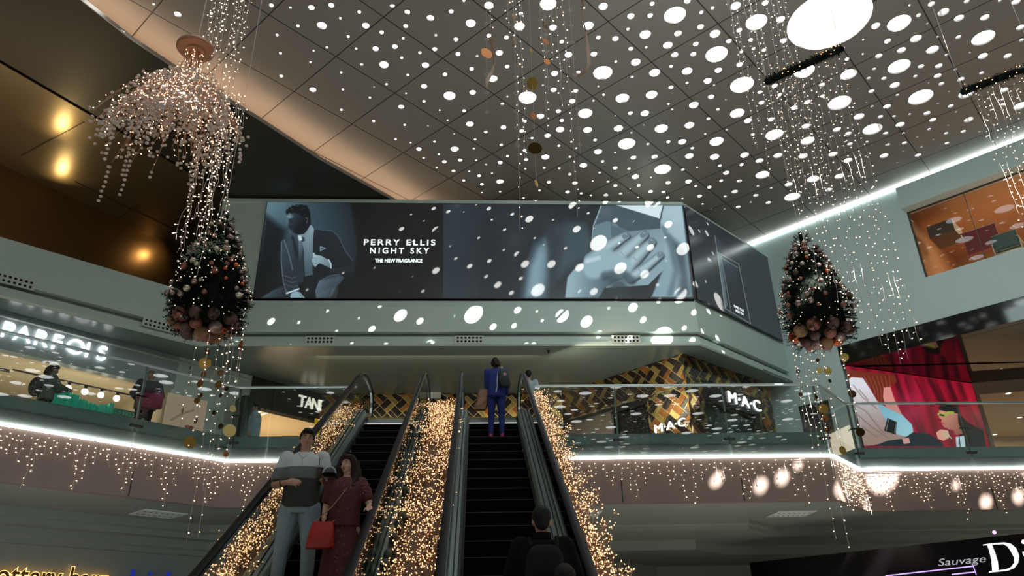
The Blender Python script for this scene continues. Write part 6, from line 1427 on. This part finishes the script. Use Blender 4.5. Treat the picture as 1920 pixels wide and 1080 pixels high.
# ---- the woman in the dark red dress
M_dress = mat('dress_dark_red', (0.075, 0.008, 0.012), rough=0.75, noise=0.35, nscale=18)
root, S, HT, s = person('woman with long dark hair and dark red dress, one hand on the escalator handrail', (-1.35, 7.96, tread(8)), -0.05, 1.64,
    dict(fem=True, bulk=1.12, J=dict(shL=(.165, 0, 1.42), shR=(-.165, 0, 1.42), elL=(.275, -.01, 1.18), wrL=(.300, -.14, 1.145), elR=(-.22, .03, 1.16), wrR=(-.19, -.15, 1.02)),
         handL=dict(d=(.12, -.9, -.28), n=(0, -.25, -1), curl=0.35), handR=dict(d=(0.1, -1, -.1), n=(1, 0, 0), curl=0.8)),
    M_skin2, dict(hair='long', hair_mat=M_hairb, top=dict(name='dress_top', mat=M_dress, sleeve='short', len=0.6, z=0.95, loose=0.026), bottom=dict(kind='dress', name='dress_skirt', mat=M_dress, hem=0.28), shoe=M_shoe), vox=0.0075, headrot=(0.0, 0.0, -0.38))
fl = MB(); rr = random.Random(2)
for k in range(150):
    a = rr.uniform(PI*1.02, PI*1.98); z = rr.uniform(.35, 1.4); rx, ry = (.215-.10*min(1, (z-.35)/.7) if z < 1.05 else .175*0.9+.02), 0
    rx = (.235-(z-.28)*.115) if z < 1.08 else .172; ry_ = (.205-(z-.28)*.10) if z < 1.08 else .148
    q = S((rx*math.cos(a), ry_*math.sin(a), z)); fl.ell(q, (.005, .005, .007), nu=5, nv=4)
fl.build('printed_flowers', mat('flower_print', (0.30, 0.12, 0.10), rough=0.7), root)['kind'] = 'stuff'
sq = MB()
for k in range(90):
    a = rr.uniform(0, 2*PI); t = rr.uniform(0.05, 0.6); p = Vector((.165, 0, 1.42)).lerp(Vector((.275, -.01, 1.18)), t); sq.ell(S((p.x+.075*math.cos(a), p.y+.075*math.sin(a), p.z+rr.uniform(-.01, .03))), .0045, nu=5, nv=4)
sq.build('sleeve_sequins', mat('sequin_pink', (0.55, 0.16, 0.18), rough=0.25, metal=0.5), root)['kind'] = 'stuff'
c = MB(); c.tube([S((.297+.033*math.cos(a), -.105+.010*math.sin(a), 1.152+.033*math.sin(a))) for a in [2*PI*k/16 for k in range(16)]], .006, 6, closed=True); child(root, c, 'bracelet', mat('bracelet_white', (0.7, 0.7, 0.7), rough=0.3))
bw = W(root, S((-.18, -.20, .93)))
bag = thing('handbag', 'bright red handbag hanging at the woman side above the steps', 'handbag', tuple(bw))
mb = MB(); ringloft(mb, [(-.20, .13, .055), (-.19, .14, .062), (-.05, .125, .055), (.04, .105, .04), (.055, .10, .035)], sup=3.5); mb.v = [(v[0]+bw.x+0.25*v[2]*0.3, v[1]+bw.y, v[2]+bw.z) for v in mb.v]
mb.build('bag_body', mat('red_leather', (0.40, 0.015, 0.012), rough=0.4, noise=0.1), bag, smooth=True)
mb = MB(); mb.tube([bw+Vector((-.09, 0, .05)), W(root, S((-.10, -.155, 1.16))), W(root, S((.02, -.155, 1.32))), W(root, S((.115, -.06, 1.475))), W(root, S((.12, .06, 1.46))), W(root, S((0, .16, 1.2))), bw+Vector((.09, .02, .05))], .006, 6); mb.build('strap', mat('strap_beige', (0.30, 0.18, 0.13), rough=0.5), bag, smooth=True)
# ---- the man in black seen from behind
root, S, HT, s = person('man in black with a backpack, seen from behind, at the lower right escalator', (0.545, 6.32, tread(4)), PI-0.03, 1.71,
    dict(bulk=1.18, J=dict(elL=(.27, -.03, 1.17), elR=(-.27, -.03, 1.17), wrL=(.22, -.22, 1.05), wrR=(-.22, -.22, 1.05))), M_skin,
    dict(hair='short', top=dict(name='jacket', mat=M_black, sleeve='long', loose=0.05, z=0.88), bottom=dict(kind='trousers', name='trousers', mat=M_black), shoe=M_shoe), vox=0.010, face=False)
c = MB(); ringloft(c, [(1.43, .088, .085, 0, .01), (1.50, .078, .078, 0, .012), (1.545, .075, .075, 0, .012)]); c.v = [(v[0]*s, v[1]*s, v[2]*s) for v in c.v]; child(root, c, 'hood_collar', M_black)
bw = W(root, S((0, .235, 1.20))); bp = thing('backpack', 'dark grey backpack worn by the man in black on the right escalator', 'backpack', tuple(bw))
mb = MB(); ringloft(mb, [(-.22, .13, .07), (-.20, .15, .085), (0, .155, .09), (.14, .145, .08), (.20, .11, .06), (.22, .06, .03)], sup=3); mb.v = [(v[0]+bw.x, v[1]+bw.y, v[2]+bw.z) for v in mb.v]; mb.build('pack_body', mat('pack_charcoal', (0.010, 0.011, 0.014), rough=0.8, spec=0.12), bp, smooth=True)
mb = MB(); ringloft(mb, [(-.18, .10, .04), (-.04, .11, .045), (0.0, .10, .04)], sup=3); mb.v = [(v[0]+bw.x, v[1]+bw.y-.075, v[2]+bw.z) for v in mb.v]; mb.build('front_pocket', mat('pack_black', (0.006, 0.007, 0.008), rough=0.8, spec=0.12), bp, smooth=True)
for x in (-1, 1): MB().tube([bw+Vector((x*.10, .03, .20)), W(root, S((-x*.115, .07, 1.50))), W(root, S((-x*.125, -.09, 1.44)))], .018, 8).build('strap', M_black, bp, smooth=True)
# ---- the head in front of him
root, S, HT, s = person('dark-haired person at the bottom edge, only the top of the head in view', (0.63, 5.56, tread(2)), PI, 1.64, dict(bulk=1.05), M_skin,
    dict(hair='short', top=dict(name='jacket', mat=M_black, sleeve='long', loose=0.03), bottom=dict(kind='trousers', name='trousers', mat=M_black), shoe=M_shoe), vox=0.013, face=False)
# ---- the woman in blue near the top
M_bluetop = mat('blue_top', (0.012, 0.03, 0.24), rough=0.7, noise=0.15, nscale=8); M_bluej = mat('blue_jeans', (0.010, 0.025, 0.18), rough=0.8, noise=0.2, nscale=10)
root, S, HT, s = person('person in blue top and trousers seen from behind near the right escalator top', (0.385, 13.45, tread(22)), PI-0.08, 1.60,
    dict(fem=True, bulk=1.12, J=dict(elL=(.20, -.05, 1.16), wrL=(.20, -.16, .98), elR=(-.21, .0, 1.16), wrR=(-.21, -.08, .95), anL=(.115, .03, .09), anR=(-.115, .03, .09), knL=(.105, -.02, .5), knR=(-.105, -.02, .5))), M_skin2,
    dict(hair='mid', hair_mat=M_hairb, top=dict(name='sweater', mat=M_bluetop, sleeve='long', z=0.86, loose=0.03), bottom=dict(kind='trousers', name='trousers', mat=M_bluej, w=0.95), shoe=mat('sneaker_pink', (0.5, 0.02, 0.10), rough=0.5), sole=mat('sneaker_sole', (0.7, 0.68, 0.66), rough=0.5)), vox=0.011, headrot=(0.45, 0.12, 0.1), face=False)
bw = W(root, S((-.165, .19, 1.235))); bp = thing('backpack', 'small dark green backpack slung on the right shoulder of the person in blue', 'backpack', tuple(bw))
mb = MB(); ringloft(mb, [(-.19, .085, .05), (-.17, .105, .065), (0, .11, .07), (.10, .095, .055), (.15, .06, .04), (.17, .03, .02)], sup=3); mb.v = [(v[0]+bw.x-0.12*v[2], v[1]+bw.y, v[2]+bw.z) for v in mb.v]; mb.build('pack_body', mat('pack_green', (0.012, 0.03, 0.032), rough=0.6), bp, smooth=True)
mb = MB(); mb.lathe([(.03, 0), (.03, .004)], (0, 0, 0), 14); mb.v = [(v[0]+bw.x+.02, -v[2]+bw.y-.072, v[1]+bw.z+.04) for v in mb.v]; mb.build('badge', mat('badge_pink', (0.6, 0.25, 0.28), rough=0.5), bp)
MB().tube([bw+Vector((-.045, .02, .15)), W(root, S((-.13, .09, 1.50))), W(root, S((-.135, -.06, 1.45)))], .014, 8).build('strap', mat('strap_pale_blue', (0.30, 0.40, 0.45), rough=0.6), bp, smooth=True)
MB().tube([bw+Vector((-.10, .0, .12)), bw+Vector((-.125, -.02, -.05)), bw+Vector((-.12, -.02, -.18)), bw+Vector((-.15, -.02, -.30))], .012, 8).build('loose_strap', mat('strap_pale', (0.40, 0.46, 0.48), rough=0.6), bp, smooth=True)
bw = W(root, S((.27, -.05, .80))); pb = thing('paper_bag', 'crumpled brown paper bag at the left side of the person in blue', 'bag', tuple(bw))
mb = MB(); rr = random.Random(8); rows = []
for z, rx, ry in ((-.16, .10, .06), (-.08, .115, .07), (.02, .11, .065), (.10, .10, .05), (.17, .09, .035), (.24, .07, .02)): rows.append([bw+Vector((rx*math.copysign(abs(math.cos(a))**.6, math.cos(a))+rr.uniform(-.012, .012)-.05*(z < 0), ry*math.copysign(abs(math.sin(a))**.6, math.sin(a))+rr.uniform(-.012, .012), z)) for a in [2*PI*k/16 for k in range(16)]])
mb.loft(rows); mb.build('bag_body', mat('brown_paper', (0.30, 0.17, 0.11), rough=0.8, noise=0.15, nscale=8), pb)
MB().tube([bw+Vector((-.04, 0, .23)), bw+Vector((-.02, 0, .30)), bw+Vector((.02, 0, .30)), bw+Vector((.03, 0, .23))], .005, 5).build('bag_handle', mat('paper_handle', (0.25, 0.14, 0.09), rough=0.8), pb)
# ---- people on the second level
person('person in a pale shirt standing behind the top of the right escalator rail', (1.22, 16.35, H2), PI*0.85, 1.66, dict(), M_skin, dict(hair='short', top=dict(name='shirt', mat=mat('pale_blue_shirt', (0.40, 0.52, 0.56), rough=0.7, noise=0.2, nscale=20), sleeve='short'), bottom=dict(kind='trousers', name='trousers', mat=M_black), shoe=M_shoe), vox=0.014, headrot=(0.2, 0, 0.6))
root, S, HT, s = person('person in a green jacket with a dark backpack leaning at the far left shop', (-9.36, 15.97, H2), 0.72+PI*0.5, 1.70, dict(bulk=1.1, J=dict(elL=(.2, -.18, 1.22), wrL=(.14, -.38, 1.25), elR=(-.2, -.16, 1.22), wrR=(-.14, -.36, 1.2))), M_skin2,
    dict(hair='mid', hair_mat=M_hair, top=dict(name='jacket', mat=mat('green_jacket', (0.07, 0.11, 0.09), rough=0.7), sleeve='long', loose=0.05), bottom=dict(kind='trousers', name='trousers', mat=M_black), shoe=M_shoe), vox=0.014, headrot=(0.3, 0, 0), face=False)
bw = W(root, S((0, .23, 1.18))); mb = MB(); mb.ell(bw, (.15, .13, .22), nu=18, nv=12); tag(mb.build('backpack', mat('pack_navy', (0.02, 0.02, 0.03), rough=0.6), smooth=True), 'rounded dark backpack on the back of the person in the green jacket', 'backpack')
root, S, HT, s = person('person in a dark quilted jacket behind the left balustrade post', (-7.40, 16.42, H2), 0.5, 1.70, dict(bulk=1.25, J=dict(elL=(.29, .0, 1.17), wrL=(.22, -.2, 1.05), elR=(-.29, 0, 1.17), wrR=(-.24, -.2, 1.02))), M_skin,
    dict(hair='short', hair_mat=mat('hair_greying', (0.12, 0.10, 0.09), rough=0.5), top=dict(name='quilted_jacket', mat=mat('navy_quilt', (0.012, 0.016, 0.035), rough=0.5), sleeve='long', loose=0.07, z=0.82), bottom=dict(kind='trousers', name='trousers', mat=M_black), shoe=M_shoe), vox=0.014, headrot=(0, 0, -0.6))
bw = W(root, S((.06, -.30, .98))); bag = thing('handbag', 'magenta bag carried by the person in the dark quilted jacket', 'bag', tuple(bw))
mb = MB(); ringloft(mb, [(-.30, .25, .09), (-.28, .27, .10), (0.0, .26, .10), (.03, .25, .09)], sup=4); mb.v = [(v[0]+bw.x, v[1]+bw.y, v[2]+bw.z+.1) for v in mb.v]; mb.build('bag_body', mat('magenta_leather', (0.32, 0.01, 0.09), rough=0.35), bag, smooth=True)
MB().tube([bw+Vector((-.12, 0, .12)), bw+Vector((-.08, 0, .22)), bw+Vector((.08, 0, .22)), bw+Vector((.12, 0, .12))], .012, 6).build('bag_handle', mat('magenta_handle', (0.28, 0.01, 0.08), rough=0.4), bag, smooth=True)
person('man in a light blue shirt standing in front of the lit jewellery shop', (-5.66, 18.85, H2), -PI*0.45, 1.66, dict(bulk=1.15), M_skin, dict(hair='short', top=dict(name='shirt', mat=mat('light_blue_shirt', (0.26, 0.36, 0.40), rough=0.7), sleeve='long', loose=0.05, z=0.8), bottom=dict(kind='trousers', name='trousers', mat=M_jean), shoe=M_shoe), vox=0.014, headrot=(0.1, 0, 0))
